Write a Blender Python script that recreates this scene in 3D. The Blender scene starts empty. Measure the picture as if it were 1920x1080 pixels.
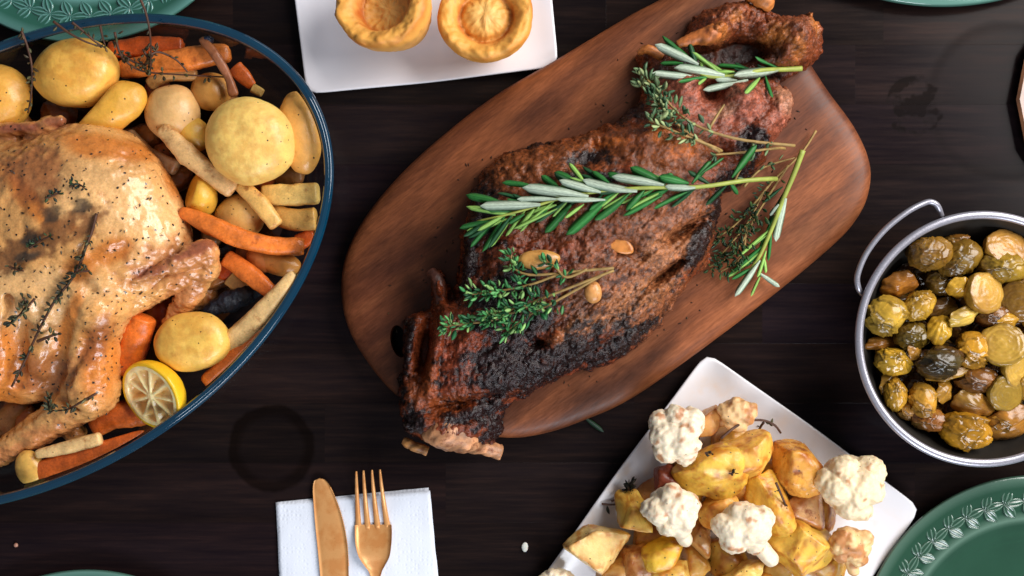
import bpy, math, random
import numpy as np
from mathutils import Vector, Matrix
random.seed(7); RNG = np.random.default_rng(11)
SC = bpy.context.scene
COL = SC.collection
S = 0.00037            # metres per unit; one unit is one photo pixel at the table top
HC = 2027.0            # camera height in units
# ------------------------------------------------------------------ camera
cam_d = bpy.data.cameras.new('camera'); cam = bpy.data.objects.new('camera', cam_d); COL.objects.link(cam)
cam.location = (0, 0, HC*S); cam.rotation_euler = (0, 0, 0)
cam_d.sensor_width = 36.0; cam_d.lens = 18.0/(960.0/HC); cam_d.clip_start = 0.01; cam_d.clip_end = 50
cam_d.dof.use_dof = True; cam_d.dof.focus_distance = (HC-130)*S; cam_d.dof.aperture_fstop = 6.3
SC.camera = cam
# ------------------------------------------------------------------ world and lamps
W = bpy.data.worlds.new('World'); SC.world = W; W.use_nodes = True
wb = W.node_tree.nodes['Background']; wb.inputs[0].default_value = (0.80, 0.88, 1.0, 1); wb.inputs[1].default_value = 0.18
def area(name, loc, to, size, sy, power, col):
    d = bpy.data.lights.new(name, 'AREA'); d.shape = 'RECTANGLE'; d.size = size; d.size_y = sy; d.energy = power; d.color = col
    o = bpy.data.objects.new(name, d); COL.objects.link(o); o.location = loc
    o.rotation_euler = (Vector(to)-Vector(loc)).to_track_quat('-Z', 'Y').to_euler(); return o
area('window_light', (1.05, 0.55, 0.95), (0, 0, 0), 1.15, 0.85, 35, (1.0, 0.97, 0.94))
area('side_window_light', (0.35, -1.0, 0.85), (0, 0, 0), 0.7, 0.4, 13, (0.86, 0.92, 1.0))
SC.view_settings.view_transform = 'Standard'; SC.view_settings.look = 'None'
SC.view_settings.exposure = 0.0; SC.view_settings.gamma = 1.0
SC.cycles.use_denoising = True; SC.cycles.max_bounces = 10; SC.cycles.transparent_max_bounces = 16
SC.cycles.caustics_reflective = False; SC.cycles.caustics_refractive = False; SC.cycles.sample_clamp_indirect = 4

# ------------------------------------------------------------------ maths helpers
def P(px, py, z=0.0):
    k = 1-z/HC
    return np.array([(px-960)*k, (540-py)*k, z], float)
def lin(r, g=None, b=None):
    if g is None: r, g, b = r
    f = lambda c: (c/255/12.92 if c/255 <= 0.04045 else ((c/255+0.055)/1.055)**2.4)
    return np.array([f(r), f(g), f(b)])
_perm = RNG.permutation(512); _perm = np.concatenate([_perm, _perm, _perm])
_grad = RNG.normal(size=(512, 3)); _grad /= np.linalg.norm(_grad, axis=1)[:, None]
def perlin(p):
    p = np.asarray(p, float); i = np.floor(p).astype(int); f = p-i; i &= 511
    u = f*f*f*(f*(f*6-15)+10); out = 0
    for dx in (0, 1):
        for dy in (0, 1):
            for dz in (0, 1):
                h = _perm[_perm[_perm[(i[..., 0]+dx) & 511]+((i[..., 1]+dy) & 511)]+((i[..., 2]+dz) & 511)]
                g = _grad[h & 511]
                d = (g[..., 0]*(f[..., 0]-dx)+g[..., 1]*(f[..., 1]-dy)+g[..., 2]*(f[..., 2]-dz))
                w = (u[..., 0] if dx else 1-u[..., 0])*(u[..., 1] if dy else 1-u[..., 1])*(u[..., 2] if dz else 1-u[..., 2])
                out = out+d*w
    return out*1.6
def fbm(p, o=4, lac=2.1, gain=0.5, ridged=False):
    p = np.asarray(p, float); a = 1.0; s = 0; t = 0
    for k in range(o):
        n = perlin(p+17.3*k)
        if ridged: n = 1-2*np.abs(n)
        s = s+a*n; t += a; a *= gain; p = p*lac
    return s/t
def sstep(a, b, x):
    t = np.clip((x-a)/(b-a), 0, 1); return t*t*(3-2*t)
def worley(p, pts):
    out = np.empty(len(p))
    for s in range(0, len(p), 4000):
        d = np.linalg.norm(p[s:s+4000, None, :]-pts[None], axis=2); out[s:s+4000] = d.min(1)
    return out
def rotz(a):
    c, s = math.cos(a), math.sin(a); return np.array([[c, -s, 0], [s, c, 0], [0, 0, 1]])
def eul(x, y, z):
    cx, sx, cy, sy = math.cos(x), math.sin(x), math.cos(y), math.sin(y)
    return rotz(z) @ np.array([[cy, 0, sy], [0, 1, 0], [-sy, 0, cy]]) @ np.array([[1, 0, 0], [0, cx, -sx], [0, sx, cx]])
R = math.radians

# ------------------------------------------------------------------ object helpers
def mesh_data(name, V, F, mat=None, cols=None, smooth=True):
    me = bpy.data.meshes.new(name); V = np.asarray(V, float)*S
    me.vertices.add(len(V)); me.vertices.foreach_set('co', V.astype(np.float32).ravel())
    if isinstance(F, np.ndarray):
        n, k = F.shape; loops = F.ravel(); starts = np.arange(n)*k; tot = np.full(n, k)
    else:
        tot = np.array([len(f) for f in F]); loops = np.concatenate([np.asarray(f) for f in F]); starts = np.concatenate([[0], np.cumsum(tot)[:-1]]); n = len(F)
    me.loops.add(len(loops)); me.loops.foreach_set('vertex_index', loops.astype(np.int32))
    me.polygons.add(n); me.polygons.foreach_set('loop_start', starts.astype(np.int32)); me.polygons.foreach_set('loop_total', tot.astype(np.int32))
    me.polygons.foreach_set('use_smooth', np.full(n, smooth))
    if cols is not None:
        c = np.asarray(cols, float); 
        if c.shape[1] == 3: c = np.hstack([c, np.ones((len(c), 1))])
        a = me.color_attributes.new('Col', 'FLOAT_COLOR', 'POINT'); a.data.foreach_set('color', c.astype(np.float32).ravel())
    me.update(calc_edges=True); me.validate()
    if mat: me.materials.append(mat)
    return me
def link(name, me, parent=None, loc=None, color=None):
    o = bpy.data.objects.new(name, me); COL.objects.link(o)
    if loc is not None: o.location = Vector([float(v)*S for v in loc])
    if parent is not None: o.parent = parent
    if color is not None: o.color = (float(color[0]), float(color[1]), float(color[2]), 1)
    return o
def tag(o, label=None, cat=None, group=None, kind=None):
    if label: o['label'] = label
    if cat: o['category'] = cat
    if group: o['group'] = group
    if kind: o['kind'] = kind
    return o
def empty(name, loc, label, cat, group=None):
    o = bpy.data.objects.new(name, None); COL.objects.link(o); o.empty_display_size = 0.01
    o.location = Vector([float(v)*S for v in loc]); return tag(o, label, cat, group)
def mk(name, V, F, mat, parent=None, base=None, cols=None, smooth=True, color=None):
    """world-unit vertices; the object origin goes to base (or the parent's place)"""
    V = np.asarray(V, float)
    if parent is not None: base = np.array(parent.matrix_basis.translation)/S if parent.parent is None else np.zeros(3)
    if parent is not None and parent.parent is not None:
        base = np.array(parent.parent.matrix_basis.translation)/S+np.array(parent.matrix_basis.translation)/S
    if base is None: base = np.array([V[:, 0].mean(), V[:, 1].mean(), V[:, 2].min()])
    return link(name, mesh_data(name, V-base, F, mat, cols, smooth), parent, None if parent is not None else base, color)
def grid_faces(n, m, closed_m=True):
    i = np.arange(n-1)[:, None]; j = np.arange(m if closed_m else m-1)[None]
    a = i*m+j; b = i*m+(j+1) % m; c = (i+1)*m+(j+1) % m; d = (i+1)*m+j
    return np.stack([a, b, c, d], -1).reshape(-1, 4)
def tube(path, rad, sides=10, squash=1.0, up=(0, 0, 1), square=0.0):
    path = np.asarray(path, float); n = len(path)
    rad = np.broadcast_to(np.asarray(rad, float), (n,)) if np.ndim(rad) < 2 else np.asarray(rad)
    T = np.gradient(path, axis=0); T /= np.linalg.norm(T, axis=1)[:, None]+1e-9
    up = np.asarray(up, float)
    Sd = np.cross(T, up); ln = np.linalg.norm(Sd, axis=1)
    if (ln < 0.2).any(): Sd = np.cross(T, np.array([0.3, 1, 0.1]))
    Sd /= np.linalg.norm(Sd, axis=1)[:, None]; U = np.cross(Sd, T)
    t = np.arange(sides)*2*math.pi/sides
    c, s = np.cos(t), np.sin(t)
    if square > 0:
        e = 1-square*0.75; c = np.sign(c)*np.abs(c)**e; s = np.sign(s)*np.abs(s)**e
    V = path[:, None]+rad[:, None, None]*(c[None, :, None]*Sd[:, None]+s[None, :, None]*U[:, None]*squash)
    V = V.reshape(-1, 3); F = [tuple(f) for f in grid_faces(n, sides)]
    F.append(tuple(range(sides))[::-1]); F.append(tuple(range((n-1)*sides, n*sides)))
    return V, F
def join(parts):
    Vs, Fs, o = [], [], 0
    for V, F in parts:
        Vs.append(V); Fs += [tuple(int(i)+o for i in f) for f in F]; o += len(V)
    return np.vstack(Vs), Fs
def spline(pts, n):
    pts = np.asarray(pts, float); m = len(pts); t = np.linspace(0, m-1, n); out = []
    for x in t:
        i = min(int(x), m-2); u = x-i
        p0, p1, p2, p3 = pts[max(i-1, 0)], pts[i], pts[i+1], pts[min(i+2, m-1)]
        out.append(0.5*((2*p1)+(-p0+p2)*u+(2*p0-5*p1+4*p2-p3)*u*u+(-p0+3*p1-3*p2+p3)*u**3))
    return np.array(out)
def cspline(pts, n):
    pts = np.asarray(pts, float); m = len(pts); out = []
    for x in np.arange(n)*m/n:
        i = int(x); u = x-i
        p0, p1, p2, p3 = pts[(i-1) % m], pts[i % m], pts[(i+1) % m], pts[(i+2) % m]
        out.append(0.5*((2*p1)+(-p0+p2)*u+(2*p0-5*p1+4*p2-p3)*u*u+(-p0+3*p1-3*p2+p3)*u**3))
    return np.array(out)
def lathe(prof, n=96, fx=1.0, fy=1.0):
    prof = np.asarray(prof, float); t = np.arange(n)*2*math.pi/n
    V = np.stack([prof[:, 0:1]*np.cos(t)*fx, prof[:, 0:1]*np.sin(t)*fy, np.repeat(prof[:, 1:2], n, 1)], -1).reshape(-1, 3)
    return V, grid_faces(len(prof), n)
_ico = {}
def ico(level):
    if level in _ico: return _ico[level][0].copy(), _ico[level][1]
    t = (1+5**.5)/2
    V = np.array([(-1, t, 0), (1, t, 0), (-1, -t, 0), (1, -t, 0), (0, -1, t), (0, 1, t), (0, -1, -t), (0, 1, -t), (t, 0, -1), (t, 0, 1), (-t, 0, -1), (-t, 0, 1)], float)
    F = np.array([(0, 11, 5), (0, 5, 1), (0, 1, 7), (0, 7, 10), (0, 10, 11), (1, 5, 9), (5, 11, 4), (11, 10, 2), (10, 7, 6), (7, 1, 8), (3, 9, 4), (3, 4, 2), (3, 2, 6), (3, 6, 8), (3, 8, 9), (4, 9, 5), (2, 4, 11), (6, 2, 10), (8, 6, 7), (9, 8, 1)])
    V /= np.linalg.norm(V, axis=1)[:, None]
    for _ in range(level):
        E = np.sort(np.concatenate([F[:, [0, 1]], F[:, [1, 2]], F[:, [2, 0]]]), axis=1)
        u, inv = np.unique(E, axis=0, return_inverse=True); inv = inv.ravel()
        M = V[u].mean(1); M /= np.linalg.norm(M, axis=1)[:, None]; n = len(F); b = len(V)
        a, c, d = inv[:n]+b, inv[n:2*n]+b, inv[2*n:]+b
        F = np.concatenate([np.stack([F[:, 0], a, d], 1), np.stack([F[:, 1], c, a], 1), np.stack([F[:, 2], d, c], 1), np.stack([a, c, d], 1)])
        V = np.vstack([V, M])
    _ico[level] = (V, F); return V.copy(), F
def vnormals(V, F):
    F = np.asarray(F); n = np.cross(V[F[:, 2]]-V[F[:, 0]], V[F[:, -1]]-V[F[:, 1]] if F.shape[1] == 4 else V[F[:, 1]]-V[F[:, 0]])
    if F.shape[1] == 3: n = -n
    N = np.zeros_like(V)
    for k in range(F.shape[1]): np.add.at(N, F[:, k], n)
    return N/(np.linalg.norm(N, axis=1)[:, None]+1e-12)
# implicit surfaces
class Vol:
    def __init__(s, lo, hi, h):
        s.lo = np.array(lo, float); s.h = h; n = np.ceil((np.array(hi)-s.lo)/h).astype(int)+1; s.n = n
        s.ax = [s.lo[i]+h*np.arange(n[i]) for i in range(3)]
        s.F = np.full(n, 1e3, np.float32)
    def sub(s, lo, hi):
        sl = []
        for i in range(3):
            a = max(0, int((lo[i]-s.lo[i])/s.h)-1); b = min(s.n[i], int((hi[i]-s.lo[i])/s.h)+2)
            if b <= a: return None, None
            sl.append(slice(a, b))
        g = np.meshgrid(*[s.ax[i][sl[i]] for i in range(3)], indexing='ij', sparse=True); return tuple(sl), g
    def mix(s, sl, f, k, sub):
        A = s.F[sl]
        if sub:
            f = -f; h = np.clip(0.5-0.5*(A-f)/k, 0, 1); s.F[sl] = A*(1-h)+f*h+k*h*(1-h)
        else:
            h = np.clip(0.5+0.5*(A-f)/k, 0, 1); s.F[sl] = A*(1-h)+f*h-k*h*(1-h)
    def ell(s, c, r, rot=None, k=12, sub=False):
        c = np.asarray(c, float); r = np.asarray(r, float); m = r.max()+k*2
        sl, g = s.sub(c-m, c+m)
        if sl is None: return
        X, Y, Z = g[0]-c[0], g[1]-c[1], g[2]-c[2]
        if rot is not None:
            X, Y, Z = [rot[0, i]*X+rot[1, i]*Y+rot[2, i]*Z for i in range(3)]
        k0 = np.sqrt((X/r[0])**2+(Y/r[1])**2+(Z/r[2])**2); k1 = np.sqrt((X/r[0]**2)**2+(Y/r[1]**2)**2+(Z/r[2]**2)**2)+1e-6
        s.mix(sl, (k0*(k0-1)/k1).astype(np.float32), k, sub)
    def cap(s, a, b, ra, rb, k=12, sub=False):
        a = np.asarray(a, float); b = np.asarray(b, float); m = max(ra, rb)+k*2
        sl, g = s.sub(np.minimum(a, b)-m, np.maximum(a, b)+m)
        if sl is None: return
        d = b-a; X, Y, Z = g[0]-a[0], g[1]-a[1], g[2]-a[2]
        t = np.clip((X*d[0]+Y*d[1]+Z*d[2])/(d@d+1e-9), 0, 1)
        f = np.sqrt((X-t*d[0])**2+(Y-t*d[1])**2+(Z-t*d[2])**2)-(ra+(rb-ra)*t)
        s.mix(sl, f.astype(np.float32), k, sub)
    def nets(s):
        F = s.F.copy(); F[0], F[-1], F[:, 0], F[:, -1], F[:, :, 0], F[:, :, -1] = 9, 9, 9, 9, 9, 9
        n = np.array(F.shape)-1; ins = F < 0
        c = [(i, j, k) for i in (0, 1) for j in (0, 1) for k in (0, 1)]
        sh = lambda A, o: A[o[0]:o[0]+n[0], o[1]:o[1]+n[1], o[2]:o[2]+n[2]]
        cnt = sum(sh(ins, o).astype(np.int8) for o in c); act = (cnt > 0) & (cnt < 8)
        idx = np.full(act.shape, -1, np.int64); I = np.argwhere(act); idx[act] = np.arange(len(I))
        acc = np.zeros((len(I), 3)); num = np.zeros(len(I))
        for a in c:
            for ax in range(3):
                if a[ax]: continue
                b = list(a); b[ax] = 1
                fa = F[I[:, 0]+a[0], I[:, 1]+a[1], I[:, 2]+a[2]]; fb = F[I[:, 0]+b[0], I[:, 1]+b[1], I[:, 2]+b[2]]
                m = (fa < 0) != (fb < 0); t = np.where(m, fa/np.where(m, fa-fb, 1), 0)
                p = np.array(a, float)[None].repeat(len(I), 0); p[:, ax] += t; acc += p*m[:, None]; num += m
        V = s.lo+s.h*(I+acc/num[:, None]); Q = []
        for ax in range(3):
            o = [0, 0, 0]; o[ax] = 1; sl = [slice(1, -1)]*3
            A = ins[:-1 if ax == 0 else None, :-1 if ax == 1 else None, :-1 if ax == 2 else None]
            B = ins[o[0]:, o[1]:, o[2]:]
            E = np.argwhere(A != B); E = E[np.all(np.delete(E, ax, 1) > 0, axis=1)]
            u, v = [(1, 2), (2, 0), (0, 1)][ax]
            eu = np.zeros(3, int); eu[u] = 1; ev = np.zeros(3, int); ev[v] = 1
            ok = np.all(np.delete(E, ax, 1) < np.delete(np.array(F.shape), ax)-1, axis=1); E = E[ok]
            g = lambda X: idx[X[:, 0], X[:, 1], X[:, 2]]
            q = np.stack([g(E-eu-ev), g(E-ev), g(E), g(E-eu)], 1)
            flip = ~ins[E[:, 0], E[:, 1], E[:, 2]]; q[flip] = q[flip][:, ::-1]; Q.append(q)
        return V, np.concatenate(Q)

# ------------------------------------------------------------------ materials
class NT:
    def __init__(s, name):
        s.m = bpy.data.materials.new(name); s.m.use_nodes = True; s.t = s.m.node_tree; s.n = s.t.nodes
        s.b = s.n['Principled BSDF']
    def node(s, typ, **kw):
        n = s.n.new(typ)
        for k, v in kw.items():
            if k.startswith('i_'):
                n.inputs[k[2:].replace('_', ' ')].default_value = v
            else: setattr(n, k, v)
        return n
    def l(s, a, b): s.t.links.new(a, b)
    def coord(s, scale=1.0, rnd=True, stretch=None):
        tc = s.node('ShaderNodeTexCoord'); mp = s.node('ShaderNodeMapping')
        k = scale/S; st = stretch or (1, 1, 1)
        mp.inputs['Scale'].default_value = (k*st[0], k*st[1], k*st[2]); s.l(tc.outputs['Object'], mp.inputs['Vector'])
        if not rnd: return mp.outputs[0]
        oi = s.node('ShaderNodeObjectInfo'); mu = s.node('ShaderNodeMath', operation='MULTIPLY'); s.l(oi.outputs['Random'], mu.inputs[0]); mu.inputs[1].default_value = 57.0
        ad = s.node('ShaderNodeVectorMath', operation='ADD'); s.l(mp.outputs[0], ad.inputs[0]); s.l(mu.outputs[0], ad.inputs[1]); return ad.outputs[0]
    def noise(s, vec, scale, detail=4, rough=0.55):
        n = s.node('ShaderNodeTexNoise'); n.inputs['Scale'].default_value = scale; n.inputs['Detail'].default_value = detail; n.inputs['Roughness'].default_value = rough
        s.l(vec, n.inputs['Vector']); return n.outputs[0]
    def ramp(s, fac, stops):
        r = s.node('ShaderNodeValToRGB'); e = r.color_ramp.elements
        while len(e) < len(stops): e.new(0.5)
        for k, (p, c) in enumerate(stops):
            e[k].position = p; e[k].color = (c, c, c, 1) if np.ndim(c) == 0 else (*[float(x) for x in c], 1)
        s.l(fac, r.inputs[0]); return r.outputs[0]
    def mixc(s, fac, a, b, mode='MIX'):
        m = s.node('ShaderNodeMix', data_type='RGBA', blend_type=mode)
        for k, v in ((0, fac), (6, a), (7, b)):
            if hasattr(v, 'is_output'): s.l(v, m.inputs[k])
            elif k == 0: m.inputs[0].default_value = v
            else: m.inputs[k].default_value = (*[float(x) for x in v], 1) if np.ndim(v) else (v, v, v, 1)
        return m.outputs[2]
    def math(s, op, a, b=0.0, c=None):
        m = s.node('ShaderNodeMath', operation=op)
        for k, v in enumerate((a, b) if c is None else (a, b, c)):
            if hasattr(v, 'is_output'): s.l(v, m.inputs[k])
            else: m.inputs[k].default_value = v
        return m.outputs[0]
    def attr(s, name='Col'):
        a = s.node('ShaderNodeAttribute', attribute_name=name); return a
    def bump(s, h, strength, dist, prev=None):
        b = s.node('ShaderNodeBump'); b.inputs['Strength'].default_value = strength; b.inputs['Distance'].default_value = dist*S
        s.l(h, b.inputs['Height'])
        if prev is not None: s.l(prev, b.inputs['Normal'])
        s.l(b.outputs[0], s.b.inputs['Normal']); return b.outputs[0]
    def set(s, **kw):
        for k, v in kw.items():
            i = s.b.inputs[k.replace('_', ' ')]
            if hasattr(v, 'is_output'): s.l(v, i)
            elif np.ndim(v): i.default_value = (*[float(x) for x in v], 1)
            else: i.default_value = v
def food(name, rough=0.4, sss=0.15, sr=8, var=0.25, vscale=0.02, bump=0.3, bscale=0.12, bdist=2.0, specks=0.0, brown=None, brown_amt=0.0, wet=0.0, use_col=True, coat=0.0, edge=0.0, sscale=0.075, fine=0.0, light=None):
    """food stuff: colour = vertex colour x object colour, mottled, with browned patches and dark specks"""
    t = NT(name); v = t.coord()
    oi = t.node('ShaderNodeObjectInfo')
    base = oi.outputs['Color']
    if use_col: base = t.mixc(1.0, t.attr().outputs['Color'], base, 'MULTIPLY')
    n1 = t.noise(v, vscale, 5, 0.6)
    base = t.mixc(1.0, base, t.ramp(n1, [(0.25, 1-var*1.6), (0.5, 1.0), (0.75, 1+var)]), 'MULTIPLY')
    if brown is not None:
        n2 = t.noise(v, vscale*1.3, 6, 0.65); m = t.ramp(n2, [(0.62-brown_amt*0.2, 0.0), (0.74-brown_amt*0.2, 1.0)])
        base = t.mixc(t.math('MULTIPLY', m, min(1, 0.4+brown_amt)), base, brown)
    if fine > 0: base = t.mixc(1.0, base, t.ramp(t.noise(v, 0.26, 5, 0.65), [(0.32, 1-fine), (0.5, 1.0), (0.7, 1+fine)]), 'MULTIPLY')
    if light is not None: base = t.mixc(t.math('MULTIPLY', t.ramp(t.noise(v, vscale*2.0, 6, 0.7), [(0.52, 0.0), (0.66, 1.0)]), 0.55), base, light)
    if edge > 0:
        ge = t.node('ShaderNodeNewGeometry'); pe = t.ramp(ge.outputs['Pointiness'], [(0.505, 0.0), (0.56, 1.0)]); ne = t.ramp(t.noise(v, vscale*2.2, 5, 0.6), [(0.42, 0.0), (0.6, 1.0)])
        base = t.mixc(t.math('MULTIPLY', t.math('MULTIPLY', pe, ne), edge), base, brown)
    if specks > 0:
        vo = t.node('ShaderNodeTexVoronoi'); vo.inputs['Scale'].default_value = sscale; t.l(v, vo.inputs['Vector'])
        nn = t.noise(v, 0.35, 2); d = t.math('ADD', vo.outputs['Distance'], t.math('MULTIPLY', nn, 0.22))
        m = t.math('LESS_THAN', d, 0.14+0.09*specks)
        n3 = t.noise(v, 0.012, 2); m = t.math('MULTIPLY', m, t.math('GREATER_THAN', n3, 0.62-0.2*specks))
        base = t.mixc(m, base, lin(44, 30, 18))
    t.set(Base_Color=base, Roughness=rough)
    if wet:
        n4 = t.noise(v, vscale*2.5, 3); t.set(Roughness=t.ramp(n4, [(0.35, max(0.08, rough-wet)), (0.65, rough+0.1)]))
    if sss: t.b.inputs['Subsurface Weight'].default_value = sss; t.b.inputs['Subsurface Radius'].default_value = (1.0, 0.5, 0.25); t.b.inputs['Subsurface Scale'].default_value = sr*S
    if coat: t.b.inputs['Coat Weight'].default_value = coat; t.b.inputs['Coat Roughness'].default_value = 0.12
    b1 = t.noise(v, bscale, 6, 0.65); b2 = t.noise(v, bscale*0.22, 3)
    p = t.bump(b2, bump*0.6, bdist*3); t.bump(b1, bump, bdist, p)
    return t.m
M = {}
M['potato'] = food('roast_potato', 0.46, 0.25, 9, 0.14, 0.02, 0.5, 0.10, 2.2, 0.8, lin(184, 106, 36), 0.14, 0.18, edge=0.7, fine=0.05, coat=0.08)
M['potato_brown'] = food('browned_potato', 0.36, 0.2, 8, 0.2, 0.025, 0.4, 0.12, 2.0, 0.8, lin(132, 62, 16), 0.5, 0.15, edge=0.9)
M['carrot'] = food('roast_carrot', 0.32, 0.05, 5, 0.28, 0.04, 0.5, 0.14, 2.0, 0.4, lin(150, 66, 20), 0.25, 0.12, edge=0.5, fine=0.18)
M['parsnip'] = food('roast_parsnip', 0.42, 0.2, 8, 0.2, 0.03, 0.4, 0.14, 2.0, 0.5, lin(150, 84, 30), 0.4, 0.1, edge=0.6, fine=0.15)
M['cauli'] = food('cauliflower', 0.5, 0.25, 8, 0.04, 0.03, 0.4, 0.25, 1.6, 0.6, lin(196, 134, 72), -0.1, 0.1, edge=0.25)
M['sprout'] = food('roast_sprout', 0.27, 0.1, 6, 0.45, 0.05, 0.6, 0.13, 3.0, 0.5, lin(84, 44, 12), 0.5, 0.12, edge=0.4, fine=0.2, light=lin(170, 140, 56))
M['chicken'] = food('chicken_skin', 0.27, 0.15, 9, 0.16, 0.016, 0.5, 0.10, 2.6, 1.15, lin(176, 92, 32), 0.12, 0.16, coat=0.35, sscale=0.06, fine=0.2)
M['lamb'] = food('roast_lamb', 0.34, 0.0, 6, 0.4, 0.06, 0.7, 0.085, 5.0, 0.0, None, 0, 0.22, fine=0.5)
M['lamb'].node_tree.nodes['Principled BSDF'].inputs['Specular IOR Level'].default_value = 0.42
M['bone'] = food('roast_bone', 0.45, 0.1, 6, 0.3, 0.05, 0.5, 0.14, 2.0, 0.0, lin(110, 50, 20), 0.4)
M['pudding'] = food('yorkshire_batter', 0.55, 0.1, 8, 0.14, 0.03, 0.35, 0.09, 2.5, 0.0, lin(178, 92, 22), 0.15)
M['char'] = food('charred', 0.3, 0, 6, 0.5, 0.05, 0.8, 0.12, 4.0)
M['garlic'] = food('roast_garlic', 0.3, 0.2, 6, 0.2, 0.04, 0.3, 0.1, 1.5, 0.0, lin(150, 80, 25), 0.3)
def m_lemon(name, rough, bump, bs):
    return food(name, rough, 0.3, 8, 0.08, 0.04, bump, bs, 1.5)
M['rind'] = m_lemon('lemon_rind', 0.32, 0.35, 0.22); M['flesh'] = m_lemon('lemon_flesh', 0.22, 0.25, 0.12)
# leaf, colour from the object, dark midrib from the leaf's own y
def leaf_mat(name, vein, rough, sss=0.1):
    t = NT(name); tc = t.node('ShaderNodeTexCoord'); sp = t.node('ShaderNodeSeparateXYZ'); t.l(tc.outputs['Object'], sp.inputs[0])
    oi = t.node('ShaderNodeObjectInfo'); a = t.math('ABSOLUTE', sp.outputs[1])
    rib = t.ramp(t.math('MULTIPLY', a, 1/S), [(0.0, 1-vein), (0.09, 1.0)])
    n = t.noise(t.coord(14.0, True), 1.0, 3)
    eg = t.ramp(t.math('MULTIPLY', a, 1/S), [(0.34, 0.0), (0.46, 1.0)]); c = t.mixc(t.math('MULTIPLY', eg, 0.75), oi.outputs['Color'], lin(52, 104, 58)); c = t.mixc(1.0, c, rib, 'MULTIPLY'); c = t.mixc(1.0, c, t.ramp(n, [(0.3, 0.7), (0.7, 1.2)]), 'MULTIPLY')
    t.set(Base_Color=c, Roughness=rough); t.b.inputs['Subsurface Weight'].default_value = 0
    t.b.inputs['Specular IOR Level'].default_value = 0.35
    return t.m
M['rosemary'] = leaf_mat('rosemary_leaf', 0.38, 0.5); M['thyme'] = leaf_mat('thyme_leaf', 0.15, 0.45)
def plain(name, col, rough, metal=0.0, var=0.15, sc=0.05, bump=0.0, bsc=0.1, bd=1.0, **kw):
    t = NT(name); v = t.coord(); n = t.noise(v, sc, 4)
    t.set(Base_Color=t.mixc(1.0, col, t.ramp(n, [(0.3, 1-var), (0.7, 1+var)]), 'MULTIPLY'), Roughness=rough, Metallic=metal)
    if bump: t.bump(t.noise(v, bsc, 4), bump, bd)
    for k, x in kw.items(): t.set(**{k: x})
    return t.m
M['stem'] = plain('herb_stem', lin(150, 120, 66), 0.6, var=0.3, sc=0.1)
M['stem_green'] = plain('green_stem', lin(150, 160, 70), 0.5, var=0.2)
M['stem_brown'] = plain('brown_stem', lin(74, 42, 24), 0.6, var=0.35, sc=0.1)
M['white'] = plain('white_glaze', (0.78, 0.76, 0.81), 0.16, var=0.015, sc=0.01)
M['plate_soiled'] = None
M['gravy'] = plain('pan_juices', lin(52, 26, 12), 0.12, var=0.5, sc=0.03, bump=0.3, bsc=0.03, bd=3)
M['burnt'] = plain('burnt_skin', lin(22, 26, 36), 0.3, var=0.5, bump=0.6, bsc=0.08, bd=3)
M['steel_shaded'] = plain('pan_inside', (0.012, 0.009, 0.006), 0.6, 0.0, 0.3)  # near-black steel; the shade inside the pan is put into the colour
def m_plate_soiled():
    t = NT('white_glaze_oily'); v = t.coord(1, False); n = t.noise(v, 0.02, 5); t2 = t.noise(v, 0.006, 2)
    m = t.math('MULTIPLY', t.ramp(n, [(0.5, 0.0), (0.72, 0.5)]), t.ramp(t2, [(0.4, 0.0), (0.6, 1.0)]))
    t.set(Base_Color=t.mixc(m, (0.78, 0.76, 0.79), lin(236, 196, 150)), Roughness=0.17); return t.m
M['plate_soiled'] = m_plate_soiled()
def m_steel():
    t = NT('brushed_steel'); v = t.coord(1, False); n = t.noise(v, 0.3, 4)
    t.set(Base_Color=t.mixc(1.0, (0.36, 0.35, 0.40), t.ramp(n, [(0.3, 0.97), (0.7, 1.03)]), 'MULTIPLY'), Metallic=0.55, Roughness=t.ramp(n, [(0.3, 0.26), (0.7, 0.34)])); return t.m
M['steel'] = m_steel()
def m_gold():
    t = NT('copper_gold_metal'); v = t.coord(1, False); n = t.noise(v, 0.03, 5); n2 = t.noise(v, 0.5, 3)
    c = t.mixc(t.ramp(n, [(0.45, 0.0), (0.6, 1.0)]), lin(222, 160, 98), lin(204, 136, 74)); c = t.mixc(t.ramp(n2, [(0.62, 0.0), (0.75, 0.5)]), c, lin(120, 70, 30))
    t.set(Base_Color=c, Metallic=0.35, Roughness=t.ramp(n, [(0.4, 0.34), (0.65, 0.5)])); return t.m
M['gold'] = m_gold()
def m_paper():
    t = NT('paper_napkin'); v = t.coord(1, False)
    vo = t.node('ShaderNodeTexVoronoi'); vo.inputs['Scale'].default_value = 0.13; vo.inputs['Randomness'].default_value = 0.35; t.l(v, vo.inputs['Vector'])
    t.set(Base_Color=(0.70, 0.73, 0.81), Roughness=0.9)
    b = t.bump(t.ramp(vo.outputs['Distance'], [(0.05, 0.0), (0.5, 1.0)]), 0.55, 1.3); t.bump(t.noise(v, 0.25, 3), 0.3, 0.8, b); return t.m
M['paper'] = m_paper()
def m_green():
    t = NT('green_glaze'); v = t.coord(1, False); n = t.noise(v, 0.012, 4)
    a = t.attr(); oi = t.node('ShaderNodeObjectInfo'); c = t.mixc(n, lin(34, 76, 60), lin(46, 94, 76)); c = t.mixc(t.math('MULTIPLY', a.outputs['Fac'], 0.75), c, lin(132, 176, 166)); c = t.mixc(1.0, c, oi.outputs['Color'], 'MULTIPLY')
    t.set(Base_Color=c, Roughness=0.12, Coat_Weight=0.6, Coat_Roughness=0.04); t.bump(t.noise(v, 0.05, 3), 0.08, 2); return t.m
M['green'] = m_green()
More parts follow.
